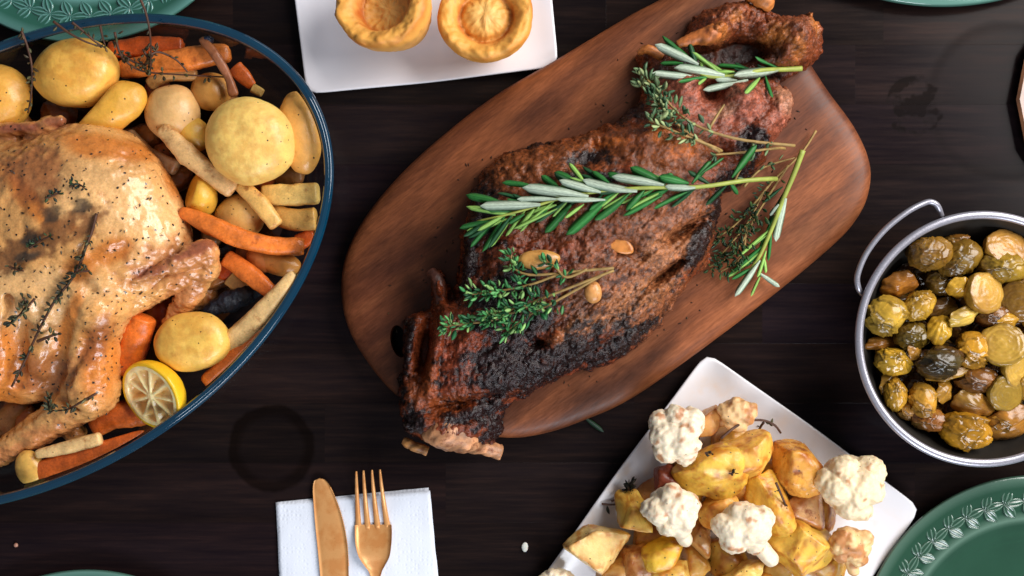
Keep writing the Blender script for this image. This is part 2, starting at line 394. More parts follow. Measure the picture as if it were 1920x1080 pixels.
def m_glass():
    t = NT('clear_glass'); out = t.n['Material Output']
    tr = t.node('ShaderNodeBsdfTransparent'); tr.inputs[0].default_value = (0.88, 0.91, 0.90, 1)
    gl = t.node('ShaderNodeBsdfGlossy'); gl.inputs['Roughness'].default_value = 0.03
    lw = t.node('ShaderNodeLayerWeight'); lw.inputs[0].default_value = 0.5
    fr = t.math('MULTIPLY_ADD', t.math('POWER', lw.outputs['Facing'], 4.0), 0.45, 0.035)
    mx = t.node('ShaderNodeMixShader'); t.l(fr, mx.inputs[0]); t.l(tr.outputs[0], mx.inputs[1]); t.l(gl.outputs[0], mx.inputs[2]); t.l(mx.outputs[0], out.inputs[0]); return t.m
M['glass'] = m_glass()
def m_rim():
    t = NT('blue_glass_rim'); v = t.coord(1, False); n = t.noise(v, 0.01, 3)
    t.set(Base_Color=t.mixc(n, lin(0, 36, 58), lin(4, 62, 88)), Roughness=0.07, Coat_Weight=1.0, Coat_Roughness=0.02, Transmission_Weight=0.15, IOR=1.5); return t.m
M['rim'] = m_rim()
def m_table():
    t = NT('dark_stained_wood'); v = t.coord(1, True, (0.06, 1, 1)); oi = t.node('ShaderNodeObjectInfo')
    n = t.noise(v, 0.10, 7, 0.65); n2 = t.noise(v, 0.015, 3)
    c = t.ramp(n, [(0.3, (0.0062, 0.0044, 0.0050)), (0.52, (0.0105, 0.0068, 0.0062)), (0.8, (0.021, 0.0115, 0.0090))])
    c = t.mixc(1.0, c, t.ramp(n2, [(0.3, 0.7), (0.7, 1.35)]), 'MULTIPLY'); c = t.mixc(1.0, c, oi.outputs['Color'], 'MULTIPLY')
    # dried water marks, world position
    g = t.node('ShaderNodeNewGeometry'); fine = t.noise(g.outputs['Position'], 60, 5)
    def ring(px, py, r, w, fill, rx=1.0):
        p = P(px, py)*S; vm = t.node('ShaderNodeVectorMath', operation='SUBTRACT'); t.l(g.outputs['Position'], vm.inputs[0]); vm.inputs[1].default_value = (p[0], p[1], 0)
        sx = t.node('ShaderNodeVectorMath', operation='MULTIPLY'); t.l(vm.outputs[0], sx.inputs[0]); sx.inputs[1].default_value = (rx, 1, 0)
        ln = t.node('ShaderNodeVectorMath', operation='LENGTH'); t.l(sx.outputs[0], ln.inputs[0])
        d = t.math('ADD', t.math('DIVIDE', ln.outputs['Value'], S), t.math('MULTIPLY_ADD', fine, w*0.8, -w*0.4))
        return t.ramp(t.math('DIVIDE', d, r*1.25), [(0.0, fill), ((r-w)/r/1.25-0.04, fill), ((r-w*0.6)/r/1.25, 1.0), (0.78, 1.0), (0.84, 0.0)])
    st = t.math('MAXIMUM', ring(510, 840, 80, 22, 0.4), t.math('MULTIPLY', ring(1885, 190, 148, 14, 0.35), 0.45))
    bl = ring(1715, 200, 60, 60, 1.0, 1.15); bn = t.ramp(t.noise(g.outputs['Position'], 75, 3, 0.5), [(0.45, 0.0), (0.52, 1.0)]); st = t.math('MAXIMUM', st, t.math('MULTIPLY', bl, bn))
    c = t.mixc(t.math('MULTIPLY', st, 0.62), c, (0.0024, 0.0012, 0.0006))
    t.set(Base_Color=c, Roughness=t.math('ADD', t.ramp(n, [(0.3, 0.16), (0.8, 0.24)]), t.math('MULTIPLY', st, 0.15)))
    t.set(Specular_IOR_Level=t.math('MULTIPLY_ADD', st, -0.03, 0.055))
    t.bump(n, 0.06, 1.0); return t.m
M['table'] = m_table()
def m_board(a):
    t = NT('acacia_board'); tc = t.node('ShaderNodeTexCoord'); mp = t.node('ShaderNodeMapping'); t.l(tc.outputs['Object'], mp.inputs[0])
    mp.inputs['Rotation'].default_value = (0, 0, -a); mp2 = t.node('ShaderNodeMapping'); t.l(mp.outputs[0], mp2.inputs[0]); mp2.inputs['Scale'].default_value = (0.14/S, 1/S, 1/S)
    v = mp2.outputs[0]; w = t.noise(v, 0.006, 3); va = t.node('ShaderNodeVectorMath', operation='ADD'); t.l(v, va.inputs[0])
    sc = t.node('ShaderNodeVectorMath', operation='SCALE'); t.l(w, sc.inputs[0]); sc.inputs['Scale'].default_value = 60; t.l(sc.outputs[0], va.inputs[1])
    n = t.noise(va.outputs[0], 0.022, 6, 0.6); f = t.noise(v, 0.3, 4, 0.6)
    mp3 = t.node('ShaderNodeMapping'); t.l(mp.outputs[0], mp3.inputs[0]); mp3.inputs['Scale'].default_value = (0.5/S, 1/S, 1/S); big = t.noise(mp3.outputs[0], 0.006, 4, 0.6)
    c = t.ramp(n, [(0.2, lin(76, 38, 22)), (0.42, lin(110, 60, 35)), (0.58, lin(144, 82, 48)), (0.8, lin(172, 106, 66))])
    sy = t.node('ShaderNodeSeparateXYZ'); t.l(mp.outputs[0], sy.inputs[0]); hy = t.math('ABSOLUTE', t.math('MULTIPLY_ADD', sy.outputs[1], 1/S, -10.0)); hy = t.math('ADD', hy, t.math('MULTIPLY_ADD', big, 160.0, -80.0))
    c = t.mixc(t.ramp(t.math('MULTIPLY', hy, 1/300.0), [(0.42, 0.62), (0.72, 0.0)]), c, lin(66, 30, 17))
    c = t.mixc(1.0, c, t.ramp(big, [(0.36, 0.38), (0.6, 1.05)]), 'MULTIPLY'); c = t.mixc(1.0, c, t.ramp(f, [(0.3, 0.72), (0.7, 1.18)]), 'MULTIPLY')
    t.set(Base_Color=c, Roughness=t.ramp(f, [(0.3, 0.36), (0.7, 0.5)]), Specular_IOR_Level=0.25); t.bump(f, 0.2, 1.2); return t.m
M['board'] = m_board(R(37))
exec_parts = True
# ================================================================== TABLE
table = empty('table', (0, 0, -60), 'dark stained wooden table top of butcher block staves under the whole meal', 'table')
row, y = 0, -1000
def plank_mesh(L, Wd):
    b = 0.2; x0, x1, y0, y1 = 0.03, L-0.03, 0.03, Wd-0.03
    V = [(x0, y0, -60), (x1, y0, -60), (x1, y1, -60), (x0, y1, -60), (x0, y0, -b*0.4), (x1, y0, -b*0.4), (x1, y1, -b*0.4), (x0, y1, -b*0.4), (x0+b, y0+b, 0), (x1-b, y0+b, 0), (x1-b, y1-b, 0), (x0+b, y1-b, 0)]
    F = [(3, 2, 1, 0), (8, 9, 10, 11)]
    for a in (0, 4):
        for k in range(4): F.append((a+k, a+(k+1) % 4, a+4+(k+1) % 4, a+4+k))
    return mesh_data('plank', np.array(V, float), F, M['table'], smooth=False)
pm = {L: plank_mesh(L, 112) for L in (520, 700, 880)}
while y < 1000:
    x = -1700-random.uniform(0, 500)
    while x < 1700:
        L = random.choice((520, 700, 880)); o = link('plank', pm[L], table, None, np.array([1, 1, 1])*random.uniform(0.82, 1.2)*np.array([random.uniform(0.95, 1.15), 1, random.uniform(0.9, 1.3)]))
        o.location = Vector((x*S, y*S, 60*S)); x += L
    y += 112
# ================================================================== CHOPPING BOARD
BT = 54.0
bpts = [(1240, -2), (1180, 30), (1050, 108), (940, 172), (850, 238), (760, 318), (690, 400), (652, 470), (640, 535), (650, 605), (682, 668), (740, 738), (830, 800), (940, 820), (1010, 815), (1090, 790), (1200, 737), (1400, 592), (1550, 470), (1604, 412), (1627, 360), (1628, 305), (1600, 240), (1548, 168), (1500, 95), (1440, 20), (1380, -40), (1310, -50)]
BC = P(1134, 385, 0)
cb = cspline([P(a, b, 30)[:2] for a, b in bpts], 160)
tn = np.roll(cb, -1, 0)-np.roll(cb, 1, 0); tn /= np.linalg.norm(tn, axis=1)[:, None]; nin = np.stack([-tn[:, 1], tn[:, 0]], 1)
if ((cb+nin*10-cb.mean(0))**2).sum() > ((cb-cb.mean(0))**2).sum(): nin = -nin
prof = [(16, 0.5), (5, 4), (1, 14), (0, 28), (1.5, 40), (7, 47), (20, 51.5), (38, BT), (60, BT)]
rings = [np.column_stack([cb+nin*i, np.full(160, z)]) for i, z in prof]
for k in (0.66, 0.33): rings.append(np.column_stack([cb.mean(0)+(rings[8][:, :2]-cb.mean(0))*k, np.full(160, BT)]))
V = np.vstack(rings); nv = len(V); V = np.vstack([V, [*cb.mean(0), BT], [*cb.mean(0), 0.5]])
F = [tuple(f) for f in grid_faces(len(rings), 160)]
F += [((len(rings)-1)*160+j, (len(rings)-1)*160+(j+1) % 160, nv) for j in range(160)] + [((j+1) % 160, j, nv+1) for j in range(160)]
bcen = [*cb.mean(0), 0.5]
area2 = np.sum(cb[:, 0]*np.roll(cb[:, 1], -1)-np.roll(cb[:, 0], -1)*cb[:, 1])
if area2 < 0: F = [f[::-1] for f in F]
board = mk('chopping_board', V, F, M['board'], base=np.array(bcen))
tag(board, 'long oval brown wooden board with rounded edges under the roast lamb', 'chopping board')
# hang hole cut through the board
hc = P(748, 640, BT); hp = [(15, -20), (15, 80)]
Vh, Fh = lathe(hp, 32, 1.0, 2.0); Fh = [tuple(f) for f in Fh]+[tuple(range(32))[::-1], tuple(range(32, 64))]
Vh = Vh @ rotz(R(12)).T + np.array([hc[0], hc[1], 0])
cutter = mk('cutter', Vh, Fh, M['board'], base=np.array(bcen))
bm_ = board.modifiers.new('hole', 'BOOLEAN'); bm_.object = cutter; bm_.operation = 'DIFFERENCE'; bm_.solver = 'EXACT'
dg = bpy.context.evaluated_depsgraph_get(); me2 = bpy.data.meshes.new_from_object(board.evaluated_get(dg)); board.modifiers.clear(); board.data = me2
bpy.data.objects.remove(cutter)
for p_ in me2.polygons: p_.use_smooth = True
try: me2.set_sharp_from_angle(angle=R(50))
except Exception: pass
# ================================================================== LAMB
def poly_sd(X, Y, pts):
    pts = np.asarray(pts, float); d = np.full(X.shape, 1e9); ins = np.zeros(X.shape, bool)
    for i in range(len(pts)):
        a, b = pts[i], pts[(i+1) % len(pts)]; ex, ey = b-a; wx, wy = X-a[0], Y-a[1]
        t = np.clip((wx*ex+wy*ey)/(ex*ex+ey*ey+1e-9), 0, 1); d = np.minimum(d, (wx-t*ex)**2+(wy-t*ey)**2)
        c = ((a[1] <= Y) & (b[1] > Y)) | ((b[1] <= Y) & (a[1] > Y)); xi = a[0]+(Y-a[1])/(ey if abs(ey) > 1e-9 else 1e-9)*ex
        ins ^= c & (X < xi)
    return np.where(ins, np.sqrt(d), -np.sqrt(d))
def rel(X, Y, f):     # rotated elliptical distance squared
    px, py, rx, ry, a = f; c, s = math.cos(R(a)), math.sin(R(a)); u = (X-px)*c-(Y-py)*s; v = (X-px)*s+(Y-py)*c
    return (u/rx)**2+(v/ry)**2
LO = [(744, 775), (752, 690), (757, 600), (780, 588), (806, 580), (808, 512), (824, 506), (846, 545), (860, 520), (864, 440), (880, 372), (905, 318), (935, 285), (1000, 268), (1090, 248), (1160, 222), (1200, 188), (1212, 140), (1196, 98), (1205, 84), (1250, 84), (1290, 58), (1306, 20), (1345, 2), (1400, -12), (1445, 4), (1480, 22), (1530, 12), (1548, 32), (1558, 66), (1552, 92), (1536, 110), (1505, 128), (1470, 150), (1496, 168), (1492, 215), (1460, 262), (1436, 305), (1402, 340), (1362, 358), (1350, 420), (1334, 490), (1300, 530), (1268, 570), (1240, 612), (1200, 650), (1150, 682), (1060, 708), (1000, 738), (945, 768), (942, 812), (925, 842), (860, 848), (800, 838), (760, 812)]
def lamb_top(X, Y):
    q = np.stack([X/60, Y/60, X*0+3.1], -1)
    n1 = fbm(q, 3); n2 = fbm(q*2.7, 4); n3 = fbm(q*6, 3)
    d = poly_sd(X, Y, LO)+n2*9+n3*6
    dome = np.sqrt(np.clip(1-(1-np.clip(d/62, 0, 1))**2.2, 0, 1))
    main = 66+78*np.exp(-rel(X, Y, (1110, 430, 330, 190, 40)))
    main -= 18*sstep(1150, 1480, X)*sstep(330, 200, Y)
    top = main*dome
    F = [  # px,py,rx,ry,angle(+ = up right), amount
        (1480, 70, 62, 46, 10, 60), (1380, 18, 60, 22, 5, 30), (1345, 65, 28, 24, 20, 38), (1395, 92, 60, 24, 8, -105), (1305, 112, 62, 22, 15, -75),
        (1335, 172, 26, 26, 0, -55), (1285, 160, 34, 28, 30, 22), (1385, 190, 42, 30, -10, 42), (1470, 205, 26, 44, -20, 36), (1440, 135, 50, 12, 10, -40), (1425, 250, 20, 52, -25, 18),
        (1540, 60, 24, 40, -20, -18), (1250, 200, 34, 40, 0, -14), (1180, 255, 40, 30, 20, 14), (1250, 275, 46, 34, 0, 22), (1120, 290, 34, 16, 10, -26), (1095, 312, 40, 14, 0, -20), (1000, 310, 60, 30, 10, 10), (1345, 290, 40, 16, -20, -22),
        (1275, 437, 46, 10, 32, -70), (1262, 450, 52, 9, 32, 22), (1232, 522, 34, 8, 35, -44), (1262, 497, 26, 7, 30, -24), (1165, 470, 34, 18, -20, -26), (1150, 590, 60, 10, 30, -12), (1200, 560, 70, 8, 32, 10), (1130, 640, 70, 9, 28, -12), (1090, 600, 40, 12, 30, 10),
        (1010, 640, 16, 11, 20, -34), (1040, 630, 10, 8, 0, 14), (885, 450, 10, 80, -10, 20), (905, 500, 14, 60, -10, -14), (795, 655, 13, 50, -8, -95), (822, 655, 9, 60, -12, 20), (768, 655, 9, 60, -6, 20), (845, 560, 30, 18, 0, -45), (826, 540, 14, 40, 10, 26),
        (880, 640, 16, 60, -20, 14), (915, 700, 60, 40, 20, 10), (870, 755, 90, 12, 12, -26), (900, 780, 60, 10, 12, -14), (930, 820, 30, 20, 0, -20), (840, 815, 50, 24, -15, 14), (1040, 440, 90, 36, -5, -14), (1000, 540, 80, 50, 0, -8), (960, 420, 50, 60, 0, 6)]
    for f in F: top = top+f[5]*np.exp(-rel(X, Y, f[:5])*1.1)*np.clip(d/14, 0, 1)
    ax = (X*math.cos(R(40))-Y*math.sin(R(40))); ay = (X*math.sin(R(40))+Y*math.cos(R(40)))
    fib = fbm(np.stack([ax/70, ay/9, ax*0], -1), 3, ridged=True)
    wf = np.exp(-rel(X, Y, (1170, 560, 190, 90, 32))*1.2); top = top+fib*6*wf*np.clip(d/20, 0, 1)
    bx = fbm(np.stack([X/10, Y/80, X*0+9], -1), 3, ridged=True); top = top+bx*5*np.exp(-rel(X, Y, (850, 680, 80, 110, 0)))*np.clip(d/20, 0, 1)
    kb = fbm(np.stack([X/17, Y/17, X*0+4.4], -1), 3, ridged=True)*np.exp(-rel(X, Y, (1440, 60, 150, 70, 5))*0.8)
    md = fbm(np.stack([ax/52, ay/20, X*0+7.7], -1), 4, ridged=True)*(1-0.7*sstep(430, 350, Y)*sstep(930, 1000, X))
    top = top+(n1*9+n2*6-kb*12+md*7)*np.clip(d/25, 0, 1)
    return np.where(d > 0, np.maximum(top, 2+np.clip(d, 0, 12)), -30+d*0.2), d
KL = 1-110/HC
def l2w(px, py): return (px-960)*KL, (540-py)*KL
g2 = 2.6
gx = np.arange(715, 1585, g2); gy = np.arange(-40, 875, g2)
GX, GY = np.meshgrid(gx, gy, indexing='ij'); TOP, DD = lamb_top(GX, GY)
def lamb_h(x, y):    # world units -> top z
    px = x/KL+960; py = 540-y/KL
    i = np.clip((np.asarray(px)-gx[0])/g2, 0, len(gx)-1.001); j = np.clip((np.asarray(py)-gy[0])/g2, 0, len(gy)-1.001)
    i0 = i.astype(int); j0 = j.astype(int); u = i-i0; v = j-j0
    h = (TOP[i0, j0]*(1-u)*(1-v)+TOP[i0+1, j0]*u*(1-v)+TOP[i0, j0+1]*(1-u)*v+TOP[i0+1, j0+1]*u*v)
    return BT+np.maximum(h, 0)
# volume in world units, sliced in z so the rotated joint stays cheap
hz = 3.4
zs = np.arange(-8, 190, hz)
xs = (gx-960)*KL; ys = (540-gy)*KL
vol = Vol((0, 0, 0), (1, 1, 1), 1); vol.h = 1.0; vol.lo = np.zeros(3)
T2 = TOP[:, ::-1]; D2 = DD[:, ::-1]
slope = np.maximum(1.0, np.hypot(*np.gradient(T2, g2)))
und = np.clip(10-D2*0.5, 0, 10)
Fv = np.maximum((zs[None, None]-T2[..., None])/slope[..., None], (und[..., None]*0.9+0.5-zs[None, None]))
Fv = np.maximum(Fv, -D2[..., None]).astype(np.float32)
vol.F = Fv; Vn, Q = vol.nets()
Vl = np.column_stack([xs[0]+Vn[:, 0]*g2*KL, ys[-1]+Vn[:, 1]*g2*KL, BT+zs[0]+Vn[:, 2]*hz])
Nl = vnormals(Vl, Q)
if Nl[Vl[:, 2] > 150][:, 2].mean() < 0: Q = Q[:, ::-1]; Nl = -Nl
lx = Vl[:, 0]/KL+960; ly = 540-Vl[:, 1]/KL
def blob(f, soft=0.5, nz=None):
    r = np.sqrt(rel(lx, ly, f))+(nz if nz is not None else 0); return 1-sstep(1-soft, 1+soft, r)
q = Vl/60; na = fbm(q*1.3+5, 4); nb = fbm(q*3.5+9, 4); ncn = fbm(q*9+2, 3)
CH, BR, RD, TN, PK, OR, DK = lin(15, 12, 17), lin(122, 55, 27), lin(146, 64, 34), lin(184, 118, 74), lin(176, 98, 74), lin(190, 100, 40), lin(48, 24, 16)
C = BR[None]*np.ones((len(Vl), 1))
def lay(fs, col, nz, amt=1.0, soft=0.45):
    global C
    m = 0
    for f in fs: m = np.maximum(m, blob(f, soft, nz))
    C = C*(1-(m*amt)[:, None])+col[None]*(m*amt)[:, None]; return m
lay([(1060, 300, 150, 50, 12), (1250, 290, 80, 45, 0), (960, 330, 60, 50, 20)], lin(136, 74, 34), na*0.7+nb*0.3, 0.8)
lay([(1270, 290, 30, 18, 10), (1225, 265, 24, 14, 0), (1130, 275, 40, 10, 5)], OR, nb*0.7, 0.8)
lay([(1230, 440, 130, 90, 30), (1150, 540, 120, 70, 30), (1220, 580, 90, 50, 35)], lin(150, 92, 58), na*0.6+nb*0.6, 0.75)
lay([(1180, 560, 100, 26, 32), (1240, 470, 50, 30, 30), (1090, 610, 60, 20, 30)], TN, nb*0.9, 0.7)
lay([(1130, 400, 100, 40, 0), (1050, 420, 120, 30, 0)], lin(122, 66, 36), nb*0.8, 0.7)
lay([(1310, 200, 60, 40, -20), (1380, 200, 50, 40, 0), (1260, 180, 50, 34, 30), (1460, 220, 26, 40, -20)], PK, nb*0.6, 0.85)
lay([(1470, 190, 22, 30, 0), (1350, 215, 22, 12, 20)], lin(196, 138, 106), nb*0.6, 0.7)
lay([(1480, 70, 70, 50, 0), (1380, 30, 60, 30, 0), (1350, 70, 26, 24, 0)], lin(140, 74, 42), nb*0.8, 0.8)
lay([(1345, 66, 16, 16, 0), (1376, 36, 16, 10, 0), (1425, 6, 22, 12, 0), (1532, 40, 14, 20, 0), (1450, 70, 20, 20, 0), (1490, 95, 14, 22, 20), (1225, 92, 14, 8, 0)], lin(196, 116, 56), nb*0.8, 0.85)
lay([(1400, 100, 60, 26, 0), (1290, 118, 70, 24, 20), (1440, 138, 50, 14, 0)], lin(44, 24, 18), nb*0.5, 0.9)
lay([(830, 680, 50, 90, -10), (880, 640, 50, 60, -10), (1060, 710, 120, 16, 25)], RD, nb*0.6, 0.7)
lay([(840, 760, 40, 30, 0), (795, 720, 30, 50, -20)], lin(150, 78, 34), nb, 0.5)
ch = lay([(905, 390, 34, 80, 15), (940, 560, 80, 50, 20), (885, 460, 16, 90, -10), (950, 690, 95, 62, 12), (1050, 670, 130, 38, 30), (1150, 655, 110, 20, 33), (900, 772, 80, 16, 12), (925, 805, 40, 40, 10), (1100, 305, 46, 18, 5), (995, 268, 60, 10, 12), (1380, 330, 60, 22, 30), (1190, 210, 40, 16, 30), (1400, 270, 36, 30, 0), (765, 640, 12, 60, -5), (748, 710, 12, 60, 0), (770, 790, 30, 26, 0), (1300, 470, 60, 20, 60), (1345, 400, 20, 60, 15), (1120, 340, 60, 14, 0), (1000, 600, 60, 30, 30)], CH, na*0.9+nb*0.9+ncn*0.5, 0.93, 0.3)
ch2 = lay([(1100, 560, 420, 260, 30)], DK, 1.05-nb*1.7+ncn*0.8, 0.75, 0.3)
fibd = np.abs(perlin(np.stack([(lx*0.77-ly*0.64)/60, (lx*0.64+ly*0.77)/6, Vl[:, 2]/40], -1))); fibv = np.abs(perlin(np.stack([lx/6, ly/60, Vl[:, 2]/40], -1)))
wv = blob((850, 680, 90, 120, 0), 0.5); fb = fibd*(1-wv)+fibv*wv
C *= 0.84*np.clip(1+nb*0.5+ncn*0.45-(0.12-fb)*2.2*(fb < 0.12), 0.3, 1.7)[:, None]
Vl = Vl-Nl*(np.clip(0.14-fb, 0, 1)*11)[:, None]
rid = fbm(q*8, 3, ridged=True)
amp = 2.6+2.6*ch
sm_ = 1-0.55*sstep(440, 350, ly)*sstep(930, 1000, lx)*sstep(1400, 1300, lx)
Vl = Vl+Nl*(((nb*3.2)+(rid*amp)+ncn*1.5)*sm_)[:, None]
lamb = mk('roast_lamb', Vl, Q, M['lamb'], cols=C, base=np.array([*P(1120, 430, BT)[:2], BT]))
tag(lamb, 'large charred roast lamb shoulder lying along the wooden board', 'roast lamb')
def bone(pts, rad, col, lab=None, sides=16, sq=1.0):
    n = 26; p = spline([P(a, b, z) for a, b, z in pts], n); r = np.interp(np.linspace(0, 1, n), np.linspace(0, 1, len(rad)), rad)
    V, F = tube(p, r, sides, sq); nn = fbm(V/14+len(pts), 4); c = p.mean(0); V = V+((V-np.repeat(p, sides, 0)))*(nn*0.35)[:, None]
    cc = np.ones((len(V), 1))*lin(*col)[None]*np.clip(0.85+1.3*nn[:, None], 0.2, 1.4); o = mk('bone', V, F, M['bone'], lamb, cols=cc)
    if lab: o['label'] = lab
    return o
bone([(800, 806, 100), (835, 812, 118), (870, 822, 108), (905, 838, 84), (938, 848, 72)], [20, 32, 27, 13, 14], (196, 138, 96), 'pale bare bone end sticking out of the charred meat')
bone([(756, 826, 76), (775, 836, 78), (802, 846, 76)], [7, 10, 8], (170, 116, 62))
bone([(1196, 100, 112), (1215, 92, 118), (1240, 105, 110)], [5, 8, 10], (190, 112, 50))
bone([(1270, 85, 125), (1300, 72, 130), (1330, 66, 132), (1345, 56, 128)], [7, 11, 18, 12], (186, 106, 50), 'browned knuckle of bone at the thin end')
bone([(1400, -14, 110), (1430, 0, 120), (1444, 12, 112)], [12, 16, 11], (205, 124, 58))
bone([(808, 508, 100), (822, 530, 108), (826, 575, 104)], [9, 12, 9], (86, 44, 30))
# ================================================================== HERBS
def leaf_mesh(name, segs, shape, mat, cup=0.20, thick=0.05, bend=0.0):
    """a leaf 1 long on x, 1 wide on y"""
    V, F = [], []
    for i in range(segs+1):
        t = i/segs; w = 0.5*shape(t); z = -bend*4*(t-0.5)**2+bend
        V += [(t, -w, z-cup*w*2), (t, 0, z+thick*(w*2+0.02)), (t, w, z-cup*w*2), (t, 0, z-cup*w-thick*w*2)]
    for i in range(segs):
        a = i*4
        for k in range(4): F.append((a+k, a+4+k, a+4+(k+1) % 4, a+(k+1) % 4))
    F += [(0, 1, 2, 3), (segs*4+3, segs*4+2, segs*4+1, segs*4)]
    return mesh_data(name, np.array(V, float), F, mat)
nsh = lambda t: (0.06 if t > 0.999 else max(0.3, min(1.0, 0.3+t*1.6))*(1-max(0, (t-0.72)/0.28)**2.6*0.75))
osh = lambda t: max(0.08, math.sin(math.pi*min(1, t*0.96+0.04))**0.8)
LM = {b: leaf_mesh('needle_leaf', 9, nsh, M['rosemary'], bend=b/100) for b in (-12, 0, 8, 18)}
TM = [leaf_mesh('oval_leaf', 4, osh, M['thyme'], cup=c, bend=b) for c, b in ((0.25, 0.1), (0.1, -0.08), (0.4, 0.05))]
GW, GG, GL, GD = lin(184, 200, 178), lin(46, 118, 52), lin(150, 196, 96), lin(26, 74, 40)
def place_leaf(mesh, a, b, w, col, parent, roll=0.0, clear=False):
    a = np.array(a, float); b = np.array(b, float)
    if clear:
        for u in (0.25, 0.5, 0.75, 1.0):
            m = a*(1-u)+b*u; g = float(lamb_h(m[0], m[1]))+3-m[2]
            if g > 0: b[2] += g/max(u, 0.5)
    d = b-a; L = np.linalg.norm(d); x = Vector(d/L)
    up = Vector((0, 0, 1)) if abs(x.z) < 0.9 else Vector((1, 0, 0)); yv = up.cross(x).normalized(); zv = x.cross(yv)
    Mt = Matrix((x, yv, zv)).transposed() @ Matrix.Rotation(roll, 3, 'X') @ Matrix.Diagonal((L, w, w))
    o = bpy.data.objects.new('leaf', mesh); COL.objects.link(o); o.parent = parent
    base = np.array(parent.matrix_basis.translation)/S
    Mx = Mt.to_4x4(); Mx.translation = Vector((a-base)*S); o.matrix_basis = Mx; o.color = (*[float(v) for v in col], 1); return o
def surf(px, py, off=0.0, zfun=None):
    z = 120.0
    for _ in range(4):
        p = P(px, py, z); z = float(zfun(p[0], p[1]) if zfun else lamb_h(p[0], p[1]))+off
    return P(px, py, z)
def stem_path(pts, off=8, n=24, zfun=None, smooth=3):
    p = np.array([surf(a, b, off, zfun) for a, b in pts]); p = spline(p, n)
    if zfun is None:
        for i in range(n): p[i, 2] = float(lamb_h(p[i, 0], p[i, 1]))+off
        q_ = p[:, 2].copy(); p[:, 2] = [q_[max(0, i-4):i+5].max() for i in range(n)]
        for _ in range(8): p[1:-1, 2] = (p[:-2, 2]+2*p[1:-1, 2]+p[2:, 2])/4
    for _ in range(smooth): p[1:-1, 2] = (p[:-2, 2]+p[1:-1, 2]+p[2:, 2])/3
    return p
def rosemary(label, stempts, leaves, fillers, widths=(4.2, 1.8), off=9, zl=12, sc=1.0):
    p = stem_path(stempts, off); base = np.array([p[0][0], p[0][1], p[:, 2].min()-off])
    t = empty('rosemary_sprig', base, label, 'rosemary', 'fresh herb sprigs on the lamb')
    V, F = tube(p, np.linspace(widths[0], widths[1], len(p)), 8); mk('stem', V, F, M['stem_green'], t)
    for (x0, y0, x1, y1, w, col) in leaves:
        x1 += random.uniform(-3, 3); y1 += random.uniform(-3, 3)
        k = np.argmin((p[:, 0]/(1-p[:, 2]/HC)+960-x0)**2+(540-p[:, 1]/(1-p[:, 2]/HC)-y0)**2); z0 = p[k, 2]
        white = col is GW; up = random.uniform(6, 16)+(9 if white else 0)
        zt = max(surf(x1, y1, 4)[2], z0-25)+up
        if white: zt = max(zt, z0+5)
        place_leaf(LM[random.choice((-12, 0, 8, 18))], P(x0, y0, z0+(5 if white else -1)), P(x1, y1, zt), w*1.08, col*random.uniform(0.7, 1.1), t, random.uniform(-.5, .5), clear=True)
    for k in range(fillers):
        i = random.randint(4, len(p)-3); a = p[i]; d = p[i+1]-p[i-1]; d /= np.linalg.norm(d); s = random.choice((-1, 1))
        ang = s*random.uniform(0.3, 0.8); dv = rotz(ang) @ d; L = random.uniform(40, 78)*sc; b = a+dv*L
        b[2] = max(a[2]+random.uniform(-22, 2), lamb_h(b[0], b[1])+4 if zl else 0)
        place_leaf(LM[random.choice((-12, 0, 8))], a+[0, 0, -2], b, random.uniform(7, 10), random.choice((GG, GD, GD, GL*0.8)), t, random.uniform(-.6, .6), clear=True)
    return t
z6 = lambda l: [(840+a/3, 260+b/3, 840+c/3, 260+d/3, w, col) for a, b, c, d, w, col in l]
rosemary('largest rosemary sprig laid across the middle of the lamb', [(1437, 343), (1380, 347), (1310, 352), (1240, 352), (1150, 356), (1060, 370), (980, 395), (930, 408), (895, 416)], z6([
    (520, 372, 185, 385, 16, GW), (790, 328, 425, 283, 19, GW), (860, 300, 622, 236, 14, GW), (1065, 293, 765, 236, 18, GW), (1215, 262, 913, 212, 15, GW), (1392, 275, 1225, 275, 13, GW),
    (610, 340, 395, 335, 9, GW), (885, 343, 605, 346, 10, GW), (610, 370, 428, 425, 11, GL), (380, 428, 100, 390, 11, GL), (340, 452, 112, 518, 10, GL), (260, 465, 58, 502, 11, GG), (315, 362, 98, 308, 13, GG), (490, 272, 302, 245, 10, GG),
    (625, 278, 515, 200, 12, GG), (705, 232, 592, 182, 14, GG), (770, 250, 682, 130, 9, GL), (905, 247, 808, 190, 10, GG), (1015, 232, 895, 200, 11, GG), (1225, 258, 1020, 158, 16, GG), (1280, 258, 1240, 188, 11, GG), (1355, 252, 1185, 208, 14, GG),
    (690, 372, 538, 522, 14, GG), (895, 338, 658, 548, 17, GG), (1015, 308, 830, 450, 14, GG), (1105, 290, 1000, 405, 12, GG), (615, 392, 358, 518, 7, GL), (485, 395, 388, 505, 9, GL), (765, 368, 652, 455, 7, GL), (1185, 308, 1018, 402, 9, GL), (1205, 318, 985, 440, 9, GG), (1345, 300, 1155, 388, 8, GG),
    (1372, 255, 1478, 125, 11, GG), (1420, 200, 1552, 112, 6, GG), (1598, 218, 1728, 38, 13, GG), (1580, 240, 1640, 312, 8, GG), (430, 425, 345, 475, 8, GG), (560, 400, 470, 445, 8, GG), (700, 300, 600, 190, 9, GD), (960, 290, 840, 300, 9, GD)]), 50)
z5 = lambda l: [(1180+a/3.857, b/3.857, 1180+c/3.857, d/3.857, w, col) for a, b, c, d, w, col in l]
